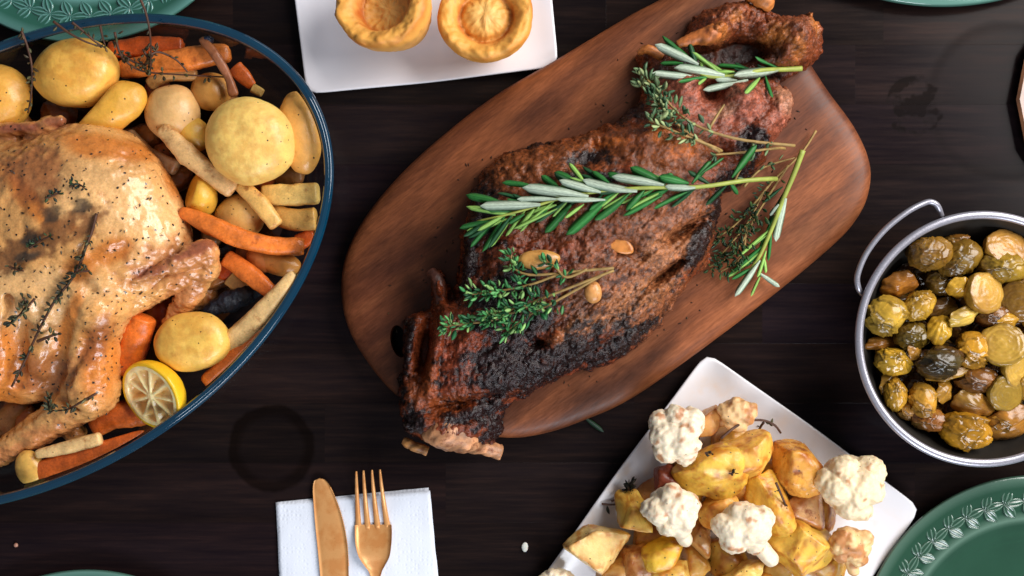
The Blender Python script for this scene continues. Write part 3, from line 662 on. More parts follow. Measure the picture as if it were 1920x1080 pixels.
rosemary('short rosemary sprig on the bony top end of the lamb', [(1500, 131), (1465, 131), (1420, 138), (1370, 144), (1320, 142), (1290, 132)], z5([
    (500, 468, 188, 330, 15, GW), (480, 460, 232, 268, 12, GG), (390, 458, 216, 450, 8, GG), (690, 548, 328, 490, 19, GW), (510, 565, 158, 540, 13, GW), (780, 580, 622, 574, 10, GW), (860, 578, 528, 655, 12, GW), (1090, 505, 768, 556, 17, GW),
    (945, 560, 848, 672, 10, GL), (985, 545, 1035, 705, 9, GG), (830, 492, 635, 478, 9, GG), (530, 500, 508, 442, 7, GL), (560, 565, 500, 606, 7, GL), (760, 520, 600, 520, 10, GL)]), 9, (5, 3))
flat = lambda h: (lambda x, y: h)
def rosemary_board():
    p = stem_path([(1500, 284), (1486, 325), (1466, 375), (1448, 425), (1425, 480), (1400, 520)], 22, 20, flat(BT)); p[:, 2] = np.linspace(95, 66, len(p))
    t = empty('rosemary_sprig', (p[0][0], p[0][1], BT), 'rosemary sprig hanging off the right side of the lamb onto the board', 'rosemary', 'fresh herb sprigs on the lamb')
    V, F = tube(p, np.linspace(5.5, 3, len(p)), 8); mk('stem', V, F, M['stem_green'], t)
    for x0, y0, x1, y1, w, c in [(1474, 372, 1455, 453, 17, GW), (1460, 383, 1444, 405, 9, GW), (1442, 450, 1366, 516, 8, GG), (1425, 488, 1378, 556, 13, GW), (1428, 512, 1408, 556, 6, GL), (1424, 512, 1462, 538, 9, GW), (1446, 428, 1386, 480, 7, GL), (1440, 440, 1398, 470, 7, GL),
                           (1430, 470, 1364, 520, 9, GL), (1436, 470, 1420, 520, 8, GL), (1450, 410, 1424, 470, 8, GG), (1456, 400, 1438, 440, 9, GG), (1446, 430, 1440, 490, 7, GG), (1415, 500, 1372, 524, 8, GG), (1432, 480, 1436, 512, 7, GL), (1468, 350, 1432, 380, 7, GD), (1470, 360, 1440, 420, 7, GD), (1440, 455, 1400, 500, 7, GG)]:
        k = np.argmin((p[:, 0]/(1-p[:, 2]/HC)+960-x0)**2+(540-p[:, 1]/(1-p[:, 2]/HC)-y0)**2); z0 = p[k, 2]
        place_leaf(LM[random.choice((-12, 0, 8))], P(x0, y0, z0+(4 if c is GW else 0)), P(x1, y1, BT+random.uniform(8, 22)+(8 if c is GW else 0)), w, c*random.uniform(0.85, 1.1), t, random.uniform(-.4, .4))
rosemary_board()
def thyme(label, stems, dens, cols, offs=9, zfun=None, lw=(8, 11), stem='stem', group='fresh herb sprigs on the lamb', cat='thyme', srad=(2.6, 1.4), individual=True, name='thyme_sprig', tips=True, zfix=None):
    paths = [stem_path(s, offs, 20, zfun) for s in stems]
    base = np.array([*paths[0][0][:2], min(p[:, 2].min() for p in paths)-offs])
    t = empty(name, base, label, cat, group); js = []
    for p, s in zip(paths, stems):
        V, F = tube(p, np.linspace(srad[0], srad[1], len(p)), 6); mk('stem', V, F, M[stem], t)
    for p, dn in zip(paths, dens):
        for k in range(dn[0]):
            u = dn[1]+(1-dn[1])*random.random()**0.8; i = min(int(u*(len(p)-1)), len(p)-2); a = p[i]+(p[i+1]-p[i])*random.random()
            d = p[min(i+1, len(p)-1)]-p[max(i-1, 0)]; d /= np.linalg.norm(d)
            out = RNG.normal(size=3); out[2] = abs(out[2])*0.9+0.2; out -= d*(out@d)*0.6; out /= np.linalg.norm(out)
            start = a+out*random.uniform(0, dn[2]); L = random.uniform(*lw)*1.25; dv = out*0.9+d*random.uniform(0.1, 0.8)+RNG.normal(size=3)*0.25; dv /= np.linalg.norm(dv)
            place_leaf(random.choice(TM), start, start+dv*L, L*random.uniform(0.32, 0.52), random.choice(cols)*random.uniform(0.55, 1.35), t, random.uniform(-.8, .8))
    return t
TG = [lin(60, 128, 70), lin(40, 100, 58), lin(86, 150, 84), lin(140, 180, 106), lin(34, 84, 52)]
TS = [lin(110, 134, 92), lin(86, 116, 80), lin(150, 164, 112), lin(60, 96, 66)]
thyme('bushy green thyme bunch on the thick lower half of the lamb', [[(1150, 503), (1060, 512), (1000, 532), (940, 545), (880, 552)], [(1150, 507), (1080, 535), (1010, 562), (960, 580), (905, 592)], [(1130, 515), (1050, 560), (985, 595), (950, 622)], [(1010, 565), (930, 598), (880, 606), (830, 612)], [(1060, 512), (990, 515), (962, 500), (958, 478)], [(1100, 505), (1062, 520), (1040, 500), (1020, 490)]],
      [(80, 0.45, 14), (84, 0.35, 15), (64, 0.35, 14), (74, 0.2, 13), (36, 0.3, 9), (20, 0.3, 8)], TG, 14, lw=(8, 16), srad=(2.6, 1.5))
thyme('grey green thyme with bare woody stems on the upper lamb', [[(1465, 286), (1380, 262), (1300, 232), (1245, 190), (1190, 150)], [(1345, 288), (1285, 246), (1240, 205), (1190, 172)], [(1350, 285), (1290, 258), (1215, 228)], [(1462, 284), (1400, 285), (1340, 290)], [(1330, 240), (1345, 215), (1358, 196)]],
      [(60, 0.35, 10), (60, 0.4, 10), (36, 0.35, 10), (8, 0.2, 5), (0, 0, 0)], TS, 13, lw=(11, 17), srad=(2.8, 1.8))
thyme('thyme bunch coloured dark for shade on the board beside the lamb', [[(1530, 245), (1500, 290), (1440, 350), (1400, 420), (1350, 480)], [(1478, 310), (1420, 400), (1380, 470), (1330, 500)], [(1440, 350), (1380, 420), (1335, 450)], [(1400, 420), (1390, 480), (1350, 510)]],
      [(66, 0.45, 16), (76, 0.3, 18), (66, 0.3, 18), (50, 0.1, 16)], [lin(38, 66, 36), lin(28, 52, 30), lin(56, 80, 40)], 12, flat(BT), lw=(8, 12), srad=(2.4, 1.4))  # leaf greens darkened to paint in the shade beside the lamb
thyme('thin curled thyme stalk below the upper lamb herbs', [[(1395, 350), (1430, 315), (1490, 296)], [(1365, 358), (1380, 330), (1400, 300)]], [(5, 0.2, 4), (4, 0.2, 3)], TS, 10, lw=(9, 12))
# garlic on the lamb
RZ = 165.0; DC = P(57, 494, RZ); AA, BB, DA = 619*0.9186, 403*0.9186, math.radians(31.3)
def in_glass(V):
    off = np.interp(V[:, 2], [9, 18, 38, 66, 100, 135, 150, 166, 200], [126, 94, 63, 41, 29, 22, 19, 17, -400]); v = (V-[DC[0], DC[1], 0]) @ rotz(DA)
    q = np.sqrt((v[:, 0]/(AA-off))**2+(v[:, 1]/(BB-off))**2); k = np.where(q > 1, 1/np.maximum(q, 1e-6), 1.0); v[:, 0] *= k; v[:, 1] *= k
    w = v @ rotz(DA).T; return w+[DC[0], DC[1], 0]
DISH_GROUPS = ('vegetables roasted with the chicken', 'dark vegetable chunks under the top layer')
def slice_piece(name, label, cat, px, py, rx, ry, rz, ang, col, mat, zfun=None, sink=0.35, tilt=(0, 0), cuts=(), noise=0.06, level=4, group=None, z=None, sq=0.0):
    V, F = ico(level)
    if sq: V = np.sign(V)*np.abs(V)**(1-sq)
    V = V*np.array([rx, ry, rz]); eb = np.zeros(len(V))
    for n, d, kk in cuts:
        n = np.array(n, float); n /= np.linalg.norm(n); s = V@n-d; k = kk; eb = np.maximum(eb, np.exp(-(s/(k*1.1))**2)); h = np.clip(0.5-0.5*s/k, 0, 1); sm = s*h-0*(1-h)-k*h*(1-h); V = V+n[None]*(sm-s)[:, None]
    sd = random.random()*50; r = min(rx, ry); nn = fbm(V/(r*1.1)+sd, 2); n3 = fbm(V/13+sd, 3); V = V*(1+noise*(1.3+2.2*(sq > 0))*nn[:, None])*(1+n3*(0.6+1.4*(sq > 0))/r)[:, None]
    V = V @ eul(tilt[0], tilt[1], R(ang)).T
    if z is None:
        c = surf(px, py, 0, zfun); c[2] += rz*(1-sink*2)*0.5; c = P(px, py, c[2])
    else: c = P(px, py, z)
    V = V+c; n4 = fbm(V/16+sd, 4); n5 = fbm(V/30+sd*2, 3); bm = np.clip(eb*(0.6+n4*2.0), 0, 1)*0.9 if cat == 'potato' else eb*0
    if cat == 'potato': bm = np.maximum(bm, sstep(0.34, 0.62, n5+n4*0.5)*(0.75 if sq > 0 else 0.22))
    if cat == 'potato' and sq == 0: bm *= 0.5
    cols = np.array([1, 1, 1])[None]*(1-bm[:, None])+np.array([0.55, 0.30, 0.13])[None]*bm[:, None]; cols = cols*(1+0.12*n4[:, None])
    if group in DISH_GROUPS: V = in_glass(V)
    o = mk(name, V, F, M[mat], cols=cols, color=lin(*col)); tag(o, label, cat, group); return o
slice_piece('garlic_clove', 'orange roasted garlic slice tucked under the long rosemary sprig', 'garlic', 1158, 457, 30, 15, 9, -25, (206, 132, 66), 'garlic', cuts=[((0, 0, 1), 5, 3)], sink=0.15)
slice_piece('garlic_clove', 'large flat garlic clove at the upper edge of the green thyme', 'garlic', 1011, 487, 37, 17, 12, 2, (190, 138, 72), 'garlic', sink=0.1)
slice_piece('garlic_clove', 'small garlic clove below the thyme stems', 'garlic', 1112, 548, 15, 19, 11, 10, (206, 146, 84), 'garlic', sink=0.15)

# ================================================================== GLASS CASSEROLE DISH
RZ = 165.0; DC = P(57, 494, RZ); AA, BB, DA = 619*0.9186, 403*0.9186, R(31.3)
def ering(off, z, n=200):
    t = np.arange(n)*2*math.pi/n; v = np.stack([(AA-off)*np.cos(t), (BB-off)*np.sin(t), np.full(n, z)], 1) @ rotz(DA).T; v[:, :2] += DC[:2]; return v
def eloft(prof, close_bottom=(None, None)):
    n = 200; V = np.vstack([ering(o, z, n) for o, z in prof]); F = [tuple(f) for f in grid_faces(len(prof), n)]; return V, F
dish = empty('casserole_dish', (DC[0], DC[1], 0), 'oval clear glass roasting dish with blue rim holding chicken and vegetables', 'casserole dish')
outer = [(160, 1), (120, 2), (80, 10), (48, 32), (26, 64), (14, 100), (8, 135), (4.5, 150)]
inner = [(14, 150), (18, 135), (26, 100), (38, 66), (60, 38), (90, 18), (124, 10), (160, 9)]
V, F = eloft(outer+inner)
nn_ = len(outer+inner)
F += [tuple(range(200))[::-1], tuple(range((nn_-1)*200, nn_*200))]
mk('glass_body', V, F, M['glass'], dish)
rp = [(4, 150)]+[(9-8.2*math.cos(a)+0, 158+8*math.sin(a)) for a in np.linspace(-0.2, math.pi+0.2, 15)]+[(15, 150)]
rp = [(o+(0.9 if i % 3 == 1 else 0), z+(1.2*math.sin(i*2.4))) for i, (o, z) in enumerate(rp)]
V, F = eloft(rp+[rp[0]]); mk('rim', V, F, M['rim'], dish)
def ins_dish(x, y, off): 
    v = np.array([x-DC[0], y-DC[1], 0]) @ rotz(DA); return (v[0]/(AA-off))**2+(v[1]/(BB-off))**2 < 1
V, F = eloft([(104, 26), (130, 28), (250, 28)]); F += [tuple(range(400, 600))]
gravy = mk('pan_juices', V, F, M['gravy'], base=np.array([DC[0], DC[1], 26])); tag(gravy, 'dark brown cooking juices pooled in the glass dish', 'gravy', kind='stuff')
# ================================================================== CHICKEN
ck = Vol((-1260, -370, 20), (-545, 320, 290), 4.0)
def cp(px, py, z): return P(px, py, z)
ck.ell(cp(150, 425, 120), (205, 148, 105), rotz(R(-22)), 20)        # near breast
ck.ell(cp(200, 345, 120), (120, 95, 90), rotz(R(-40)), 40)
ck.ell(cp(30, 520, 110), (200, 150, 100), rotz(R(10)), 30)
ck.ell(cp(-60, 430, 100), (180, 170, 90), None, 40)
ck.ell(cp(90, 640, 105), (110, 90, 62), rotz(R(35)), 25)
ck.ell(cp(60, 700, 90), (70, 50, 55), rotz(R(30)), 16)
ck.ell(cp(180, 560, 150), (62, 70, 60), None, 26)                    # thigh
ck.cap(cp(178, 600, 140), cp(170, 730, 125), 42, 46, 22)
ck.cap(cp(165, 735, 125), cp(70, 808, 104), 44, 28, 16); ck.cap(cp(70, 808, 104), cp(-30, 868, 90), 28, 16, 10); ck.ell(cp(-40, 878, 90), (28, 24, 22), None, 8)
ck.cap(cp(-20, 590, 150), cp(-8, 690, 140), 40, 34, 18); ck.cap(cp(-8, 690, 140), cp(-60, 800, 110), 34, 20, 12)   # far leg
ck.cap(cp(205, 560, 140), cp(262, 545, 134), 32, 26, 16)
# creases and folds
for a, b, r in [((112, 585, 196), (108, 690, 150), 15), ((108, 690, 150), (72, 775, 122), 16), ((34, 610, 176), (36, 720, 146), 15), ((200, 590, 170), (235, 560, 150), 9), ((160, 470, 225), (235, 500, 214), 12), ((140, 520, 212), (185, 560, 208), 11), ((15, 545, 190), (60, 640, 178), 9), ((130, 560, 215), (158, 650, 190), 7), ((165, 640, 185), (118, 740, 150), 6), ((60, 720, 150), (150, 760, 150), 12), ((232, 470, 210), (180, 500, 222), 8), ((100, 640, 178), (130, 610, 190), 8), ((22, 640, 175), (20, 560, 195), 7), ((245, 545, 190), (300, 530, 172), 6)]:
    ck.cap(cp(*a), cp(*b), r, r*0.7, 14, sub=True)
def skin(ck):
    global lx, ly, C
    Vc, Qc = ck.nets(); Nc = vnormals(Vc, Qc)
    if Nc[Vc[:, 2] > 200][:, 2].mean() < 0: Qc = Qc[:, ::-1]; Nc = -Nc
    for _ in range(2):
        A = np.zeros_like(Vc); cN = np.zeros(len(Vc))
        for k in range(4): np.add.at(A, Qc[:, k], Vc[Qc[:, (k+1) % 4]]); np.add.at(cN, Qc[:, k], 1)
        Vc = Vc*0.5+A/cN[:, None]*0.5
    kz = 1-Vc[:, 2]/HC; lx = Vc[:, 0]/kz+960; ly = 540-Vc[:, 1]/kz
    q = Vc/60; na = fbm(q, 4); nb = fbm(q*3, 4); rid = fbm(np.stack([q[:, 0]*1.4+q[:, 1]*3, q[:, 1]*2.2-q[:, 0], q[:, 2]], -1)*1.6, 3, ridged=True)
    wr = np.maximum(blob((320, 520, 110, 70, 20), 0.4), blob((190, 640, 60, 160, 0), 0.4)); wr = np.maximum(wr, blob((60, 830, 110, 50, 30), 0.4)); wr = np.maximum(wr, blob((40, 290, 80, 60, 0), 0.4)); wr = np.maximum(wr, 0.25)
    Vc = Vc+Nc*(na*6+nb*3.0+rid*3.8*wr+np.minimum(0, fbm(q*7, 3))*3)[:, None]
    C = lin(220, 160, 94)[None]*np.ones((len(Vc), 1))
    lay([(200, 370, 130, 60, -10), (300, 430, 60, 70, 0), (90, 560, 60, 60, 0), (160, 540, 40, 30, 0), (20, 560, 50, 70, 0)], lin(230, 180, 120), na*0.6, 0.8)
    lay([(200, 275, 110, 22, -8), (60, 380, 20, 80, 40), (330, 340, 50, 16, -60), (150, 500, 30, 30, 0), (210, 470, 40, 20, 20)], lin(196, 112, 40), na*0.7, 0.85)
    lay([(100, 440, 95, 30, 25), (30, 480, 60, 24, 20)], lin(128, 80, 44), nb*1.2, 0.9, 0.3)
    lay([(190, 680, 40, 90, 0), (10, 690, 44, 90, 10), (130, 600, 14, 60, -20)], lin(208, 120, 44), na*0.7, 0.85)
    lay([(180, 640, 20, 60, -30), (90, 700, 60, 40, 0), (60, 320, 60, 60, 0), (0, 250, 120, 20, 0)], lin(150, 82, 44), nb*0.8, 0.75)
    lay([(330, 490, 90, 40, 15), (350, 550, 60, 30, 50), (60, 850, 120, 40, 25)], lin(186, 112, 64), nb*0.8, 0.75)
    lay([(280, 510, 30, 10, 20), (380, 462, 26, 10, 10), (110, 228, 40, 10, 0), (30, 240, 40, 8, 0), (345, 480, 40, 8, 15)], lin(146, 80, 58), nb*0.8, 0.85)
    lay([(100, 400, 22, 14, 20), (60, 450, 20, 12, 0), (150, 385, 20, 14, 0), (50, 480, 20, 8, 10)], lin(52, 48, 40), nb*1.1, 0.8, 0.3)
    return Vc, Qc, C
Vc, Qc, C = skin(ck)
chick = mk('roast_chicken', Vc, Qc, M['chicken'], cols=C, base=np.array([*cp(120, 560, 40)[:2], 28]))
tag(chick, 'golden whole roast chicken with pepper and herbs in the glass dish', 'roast chicken')
def wing(caps, lo, hi, h=2.8):
    v = Vol(lo, hi, h)
    for a_, b_, ra, rb, k in caps: v.cap(cp(*a_), cp(*b_), ra, rb, k)
    V, Q, Cw = skin(v); return mk('wing', V, Q, M['chicken'], chick, cols=Cw)
wing([((236, 566, 140), (385, 494, 142), 27, 20, 6), ((388, 474, 158), (330, 494, 174), 19, 15, 4), ((330, 494, 174), (252, 527, 188), 15, 4, 4), ((388, 474, 155), (390, 505, 140), 20, 20, 6), ((392, 500, 138), (352, 556, 118), 20, 20, 4), ((352, 556, 118), (318, 604, 100), 20, 13, 6), ((372, 462, 162), (348, 468, 170), 10, 7, 4)], (-740, -110, 50), (-500, 120, 240))
wing([((112, 226, 140), (60, 238, 142), 9, 11, 4), ((60, 238, 142), (-40, 246, 138), 11, 13, 5), ((92, 240, 128), (60, 290, 116), 20, 28, 8), ((60, 290, 116), (0, 350, 100), 28, 34, 10), ((20, 262, 120), (-60, 300, 110), 20, 30, 8)], (-1080, 100, 40), (-760, 330, 220))
# ================================================================== VEG IN THE DISH
def potato(label, px, py, rx, ry, ang, z, col, mat='potato', rz=None, cuts=(), tilt=(0, 0), noise=0.06, sq=0.0, cat='potato', name='roast_potato', group='vegetables roasted with the chicken'):
    return slice_piece(name, label, cat, px, py, rx*(1-z/HC), ry*(1-z/HC), rz or min(rx, ry)*0.72, ang, col, mat, z=z, tilt=tilt, cuts=cuts, noise=noise, group=group, sq=sq, level=5 if max(rx, ry) > 60 else 4)
YP = (232, 186, 96); YD = (220, 158, 62)
potato('big smooth pale potato beside the green plate edge of the dish', 143, 137, 81, 66, 12, 125, (240, 184, 82), cuts=[((0.1, 0.1, 1), 50, 26)])
potato('pale potato cut off by the left edge of the photo', 0, 183, 58, 62, 0, 120, (230, 168, 70))
potato('yellow potato wedge with flat side against the smooth pale potato', 200, 204, 80, 46, 25, 128, (224, 166, 62), cuts=[((-0.4, 0.9, 0.35), 18, 8)])
potato('largest pale potato with a browned patch near the blue rim', 470, 266, 86, 82, -20, 140, (246, 206, 114), cuts=[((0.1, -0.1, 1), 54, 30)])
potato('flat potato slice standing behind the largest potato at the rim', 562, 250, 40, 78, 8, 118, (232, 168, 84), rz=26)
potato('dull tan potato left of the parsnip stick', 324, 212, 52, 52, 0, 100, (216, 170, 108), rz=40)
potato('half hidden potato under the brown bark like strip', 396, 172, 38, 36, 0, 88, (206, 146, 70), rz=32)
potato('bright yellow potato chunk next to the chicken breast', 374, 366, 33, 42, 15, 112, (228, 176, 60), rz=30, cuts=[((-0.7, 0.5, 0.5), 16, 6)])
potato('round tan potato with a herb flake behind the long carrot', 450, 408, 46, 44, 0, 92, (216, 164, 88), rz=34)
potato('oval flat topped potato above the lemon half', 361, 641, 73, 56, 8, 128, (240, 192, 90), cuts=[((0.05, 0, 1), 38, 20)])
potato('glossy onion piece at the right rim under the long carrot', 520, 492, 46, 24, -15, 95, (200, 132, 62), rz=20, mat='garlic', cat='onion', name='onion_piece')
potato('tan onion piece by the charred skin', 490, 488, 30, 22, -30, 96, (190, 116, 58), rz=18, mat='garlic', cat='onion', name='onion_piece')
potato('small yellow onion crescent at the bottom left of the dish', 56, 878, 26, 36, 15, 118, (236, 184, 92), rz=16, mat='garlic', cat='onion', name='onion_piece')
potato('pale potato piece wedged under the upper chunk of parsnip', 362, 250, 30, 36, 30, 100, (228, 176, 74), rz=26)
potato('blackened vegetable skin curled between carrot and parsnip', 440, 562, 62, 20, 22, 88, (26, 34, 48), mat='char', rz=16, noise=0.2, cat='charred vegetable', name='charred_vegetable')
potato('tiny blackened bit on top of the upper carrots', 388, 76, 14, 9, 10, 136, (28, 36, 60), mat='char', noise=0.25, cat='charred vegetable', name='charred_vegetable')
def stick(name, label, cat, pts, rad, col, mat, squash=0.8, sq=0.5, group='vegetables roasted with the chicken', noise=0.055, ends=0.35):
    n = 34; w = [P(*p) for p in pts]; p = spline(w, n); rad = [x_*0.92 for x_ in rad]; r = np.interp(np.linspace(0, 1, n), np.linspace(0, 1, len(rad)), rad)
    e = np.minimum(np.arange(n), np.arange(n)[::-1]); f = np.clip((e+0.6)/2.2, 0, 1)**0.5; r = r*(ends+(1-ends)*f)
    V, F = tube(p, r, 20, squash, square=sq); sd = random.random()*90; nn = fbm(V/26+sd, 4); ce = np.repeat(p, 20, 0); V = V+(V-ce)*(nn*noise*3)[:, None]
    V = in_glass(V); cols = np.clip(1+nn*0.3, 0.6, 1.3)[:, None]*np.ones((1, 3)); o = mk(name, V, F, M[mat], cols=cols, color=lin(*col)); return tag(o, label, cat, group)
OC = (216, 114, 44)
car = lambda lab, pts, rad, col=OC, **k: stick('carrot_piece', lab, 'carrot', pts, rad, col, 'carrot', **k)
par = lambda lab, pts, rad, col=(220, 172, 104), **k: stick('parsnip_piece', lab, 'parsnip', pts, rad, col, 'parsnip', **k)
car('dark orange carrot piece at the back of the dish nearest the green plate', [(205, 95, 95), (270, 88, 98), (345, 84, 95)], [16, 20, 16], (196, 82, 28))
car('thick carrot stick lying under the brown herb twigs', [(225, 132, 100), (300, 120, 108), (370, 108, 112), (432, 98, 108)], [18, 21, 22, 17], (222, 122, 50))
car('small carrot tip poking out right of the brown strip', [(440, 125, 80), (458, 145, 78), (474, 162, 72)], [15, 15, 9], (214, 100, 38))
car('longest bright carrot running from the chicken to the blue rim', [(338, 396, 138), (390, 420, 140), (450, 446, 136), (510, 460, 128), (570, 463, 118)], [10, 19, 19, 17, 18], (226, 120, 46), ends=0.6)
car('short carrot baton pointing at the rim beside the chicken wing', [(424, 482, 112), (465, 512, 120), (517, 555, 124)], [16, 19, 13], (218, 112, 42))
car('dark carrot half hidden beneath the short baton', [(395, 500, 80), (430, 512, 80), (470, 520, 76)], [16, 16, 12], (190, 70, 24))
car('fat upright carrot chunk left of the oval potato', [(268, 592, 122), (255, 635, 112), (236, 700, 92)], [24, 29, 27], (218, 110, 38), sq=0.15, squash=0.9)
car('carrot slab pressed between chicken leg and lemon', [(175, 800, 70), (220, 778, 76), (290, 775, 72)], [22, 28, 24], (216, 106, 40))
car('long carrot lying along the bottom rim of the dish', [(55, 890, 112), (120, 868, 118), (200, 840, 124), (272, 812, 126)], [20, 20, 16, 7], (210, 98, 36))
car('carrot stick against the lower right glass wall', [(385, 718, 112), (440, 670, 120), (490, 618, 126), (530, 575, 126)], [15, 17, 16, 11], (212, 106, 40))
car('small carrot end by the blue rim beside the long carrot', [(560, 455, 84), (592, 440, 90)], [17, 14], (206, 88, 32))
car('carrot corner showing at the left edge of the photo', [(-30, 360, 80), (8, 352, 84)], [15, 12], (214, 84, 26))
par('ragged parsnip stick crossing beside the largest potato', [(305, 240, 128), (345, 285, 134), (395, 325, 130), (438, 360, 122)], [15, 20, 19, 17], (222, 176, 116), noise=0.12)
par('slim parsnip stick ending above the long carrot', [(450, 345, 122), (485, 380, 126), (520, 424, 124)], [13, 17, 15], (226, 176, 98))
par('pale parsnip block pointing right at the rim', [(492, 366, 100), (540, 366, 106), (598, 362, 108)], [18, 21, 20], (228, 186, 106), sq=0.8)
par('curved parsnip chunk below the pale block at the rim', [(512, 400, 90), (550, 412, 96), (594, 410, 96)], [18, 22, 21], (222, 168, 88))
par('long pale parsnip leaning on the lower right glass wall', [(420, 655, 110), (455, 622, 128), (500, 576, 144), (552, 512, 156)], [20, 22, 18, 9], (230, 188, 126))
par('pale parsnip sliver above the lowest carrot', [(68, 852, 128), (120, 840, 134), (190, 822, 136)], [8, 13, 13], (232, 190, 128))
par('greyish parsnip end near the top of the chicken', [(240, 250, 80), (280, 290, 90), (332, 316, 96)], [13, 15, 16], (168, 126, 86))
par('brown bark like roasted strip lying over the carrots', [(378, 72, 136), (405, 105, 142), (425, 140, 134), (440, 180, 120)], [8, 9, 8, 9], (140, 84, 52), noise=0.16)
par('tan parsnip core under the oval potato', [(430, 520, 82), (455, 540, 84), (480, 550, 80)], [15, 17, 12], (208, 156, 90))
par('dark parsnip curl right of the brown strip', [(280, 160, 96), (310, 140, 104), (370, 140, 100)], [12, 15, 12], (190, 138, 78))
par('small pale parsnip tip above the largest potato', [(474, 165, 82), (492, 175, 84)], [10, 8], (206, 162, 90))
for k, (px, py) in enumerate([(60, 110), (110, 215), (40, 240), (300, 300), (260, 260), (350, 120), (440, 200), (500, 320), (400, 430), (560, 350), (430, 600), (470, 640), (330, 700), (130, 800), (50, 800), (20, 900), (250, 820), (370, 560), (300, 590), (230, 620), (-80, 800), (-150, 860), (-240, 760), (-300, 840), (-60, 260), (-160, 320), (-220, 240), (-350, 500), (-330, 640), (-260, 420), (-400, 700), (-100, 900), (570, 300), (540, 450), (20, 780), (70, 900), (470, 130), (430, 230), (300, 180), (250, 300), (540, 320), (470, 470), (580, 400), (540, 540), (500, 600), (400, 690), (340, 780), (200, 870), (120, 830), (230, 150), (180, 100), (90, 60), (330, 340), (410, 520)]):
    w = P(px, py, 50)
    if not ins_dish(w[0], w[1], 95): continue
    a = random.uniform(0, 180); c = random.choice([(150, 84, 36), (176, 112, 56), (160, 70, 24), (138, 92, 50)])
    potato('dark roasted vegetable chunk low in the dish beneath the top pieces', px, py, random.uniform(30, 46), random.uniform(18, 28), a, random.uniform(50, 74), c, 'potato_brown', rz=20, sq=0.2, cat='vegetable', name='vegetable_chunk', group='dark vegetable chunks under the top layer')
# lemon half
def lemon():
    Rr = 64; tilt = eul(R(24), R(-24), R(-8)); c = P(284, 742, 138); n = 96; rings = []
    lt = empty('lemon_half', (c[0], c[1], 60), 'squeezed lemon half with cut face up at the lower rim of the dish', 'lemon')
    pr = [(Rr*math.sin(a), -Rr*0.78*math.cos(a)) for a in np.linspace(0.06, math.pi/2, 16)]+[(Rr*0.985, 3.0), (Rr*0.95, 4), (Rr*0.90, 3.5)]
    V, F = lathe(pr, n); V = V*(1+0.02*fbm(V/30, 3)[:, None]); V = V @ tilt.T + c; mk('rind', V, F, M['rind'], lt, cols=np.ones((len(V), 3)), color=lin(240, 190, 36))
    m = 34; rr = np.linspace(1, 0.0, m); V = []; cols = []
    for r in rr:
        for j in range(n):
            t = j*2*math.pi/n; seg = (t*9/(2*math.pi)+0.07*math.sin(3*t)) % 1.0; ds = min(seg, 1-seg)*2*math.pi/9*r*Rr
            pulp = float(sstep(1.5, 6, ds)*sstep(0.90, 0.80, r)*sstep(0.10, 0.2, r)); z = 3.5-pulp*(8+3*math.sin(9*t+r*7))+1.5*(r < 0.12)
            V.append((Rr*0.905*r*math.cos(t), Rr*0.905*r*math.sin(t), z)); cols.append(lin(250, 226, 166)*(1-pulp)+lin(238, 190, 118)*pulp)
    V = np.array(V); V[:, 2] += fbm(V/9, 3)*1.6; V = V @ tilt.T + c; mk('flesh', V, grid_faces(m, n), M['flesh'], lt, cols=np.array(cols))
lemon()
# dried herb twigs in the dish
BH = [lin(70, 54, 34), lin(96, 72, 46), lin(56, 50, 34), lin(84, 80, 52)]
def zc(pts): 
    return [P(*p) for p in pts]
def twig(label, stems, dens, cols=BH, lw=(7, 11), srad=(2.4, 1.3), stem='stem_brown', cat='thyme', name='thyme_sprig', group='roasted herb twigs in the dish', spread=4):
    paths = [spline(zc(s), 22) for s in stems]; base = np.array([*paths[0][0][:2], min(p[:, 2].min() for p in paths)]); t = empty(name, base, label, cat, group)
    for p in paths: V, F = tube(p, np.linspace(srad[0], srad[1], len(p)), 6); mk('stem', V, F, M[stem], t)
    for p, dn in zip(paths, dens):
        for k in range(dn):
            i = random.randint(1, len(p)-2); d = p[i+1]-p[i-1]; d /= np.linalg.norm(d); out = RNG.normal(size=3); out[2] = abs(out[2]); out /= np.linalg.norm(out)
            a = p[i]+out*random.uniform(0, spread); L = random.uniform(*lw); dv = out+d*random.uniform(0, 1); dv /= np.linalg.norm(dv)
            place_leaf(random.choice(TM), a, a+dv*L, L*0.5, random.choice(cols)*random.uniform(0.6, 1.3), t, random.uniform(-1, 1))
twig('tall dark twig rising past the rim towards the top of the photo', [[(255, -20, 215), (272, 20, 205), (281, 60, 190), (283, 100, 160), (282, 140, 130)], [(283, 102, 158), (300, 98, 150), (330, 112, 140), (352, 135, 130)]], [6, 5])
twig('leafy brown thyme cluster over the upper carrots', [[(215, 60, 165), (225, 100, 150), (245, 122, 140), (275, 135, 132), (340, 140, 128), (430, 145, 120)], [(225, 100, 145), (260, 120, 136), (284, 118, 134)], [(268, 92, 142), (280, 110, 138), (292, 95, 140)]], [30, 26, 18], lw=(8, 13), spread=8)
twig('thin bare herb stalks arching over the smooth pale potato', [[(100, 40, 190), (130, 62, 185), (160, 78, 178), (190, 88, 165)], [(135, 42, 188), (160, 62, 180), (178, 78, 172), (198, 90, 160)], [(188, 48, 180), (192, 68, 172), (198, 88, 160)]], [2, 8, 6])
twig('straggly thyme twig hanging down beside the left potatoes', [[(40, 58, 178), (52, 90, 172), (60, 130, 165), (58, 180, 150), (52, 212, 138)]], [22], lw=(8, 12))
def cks(px, py, off):
    m = (np.abs(lx_c-px) < 14) & (np.abs(ly_c-py) < 14); z = Vc[m, 2].max() if m.any() else 110; return P(px, py, z+off)
kz = 1-Vc[:, 2]/HC; lx_c = Vc[:, 0]/kz+960; ly_c = 540-Vc[:, 1]/kz
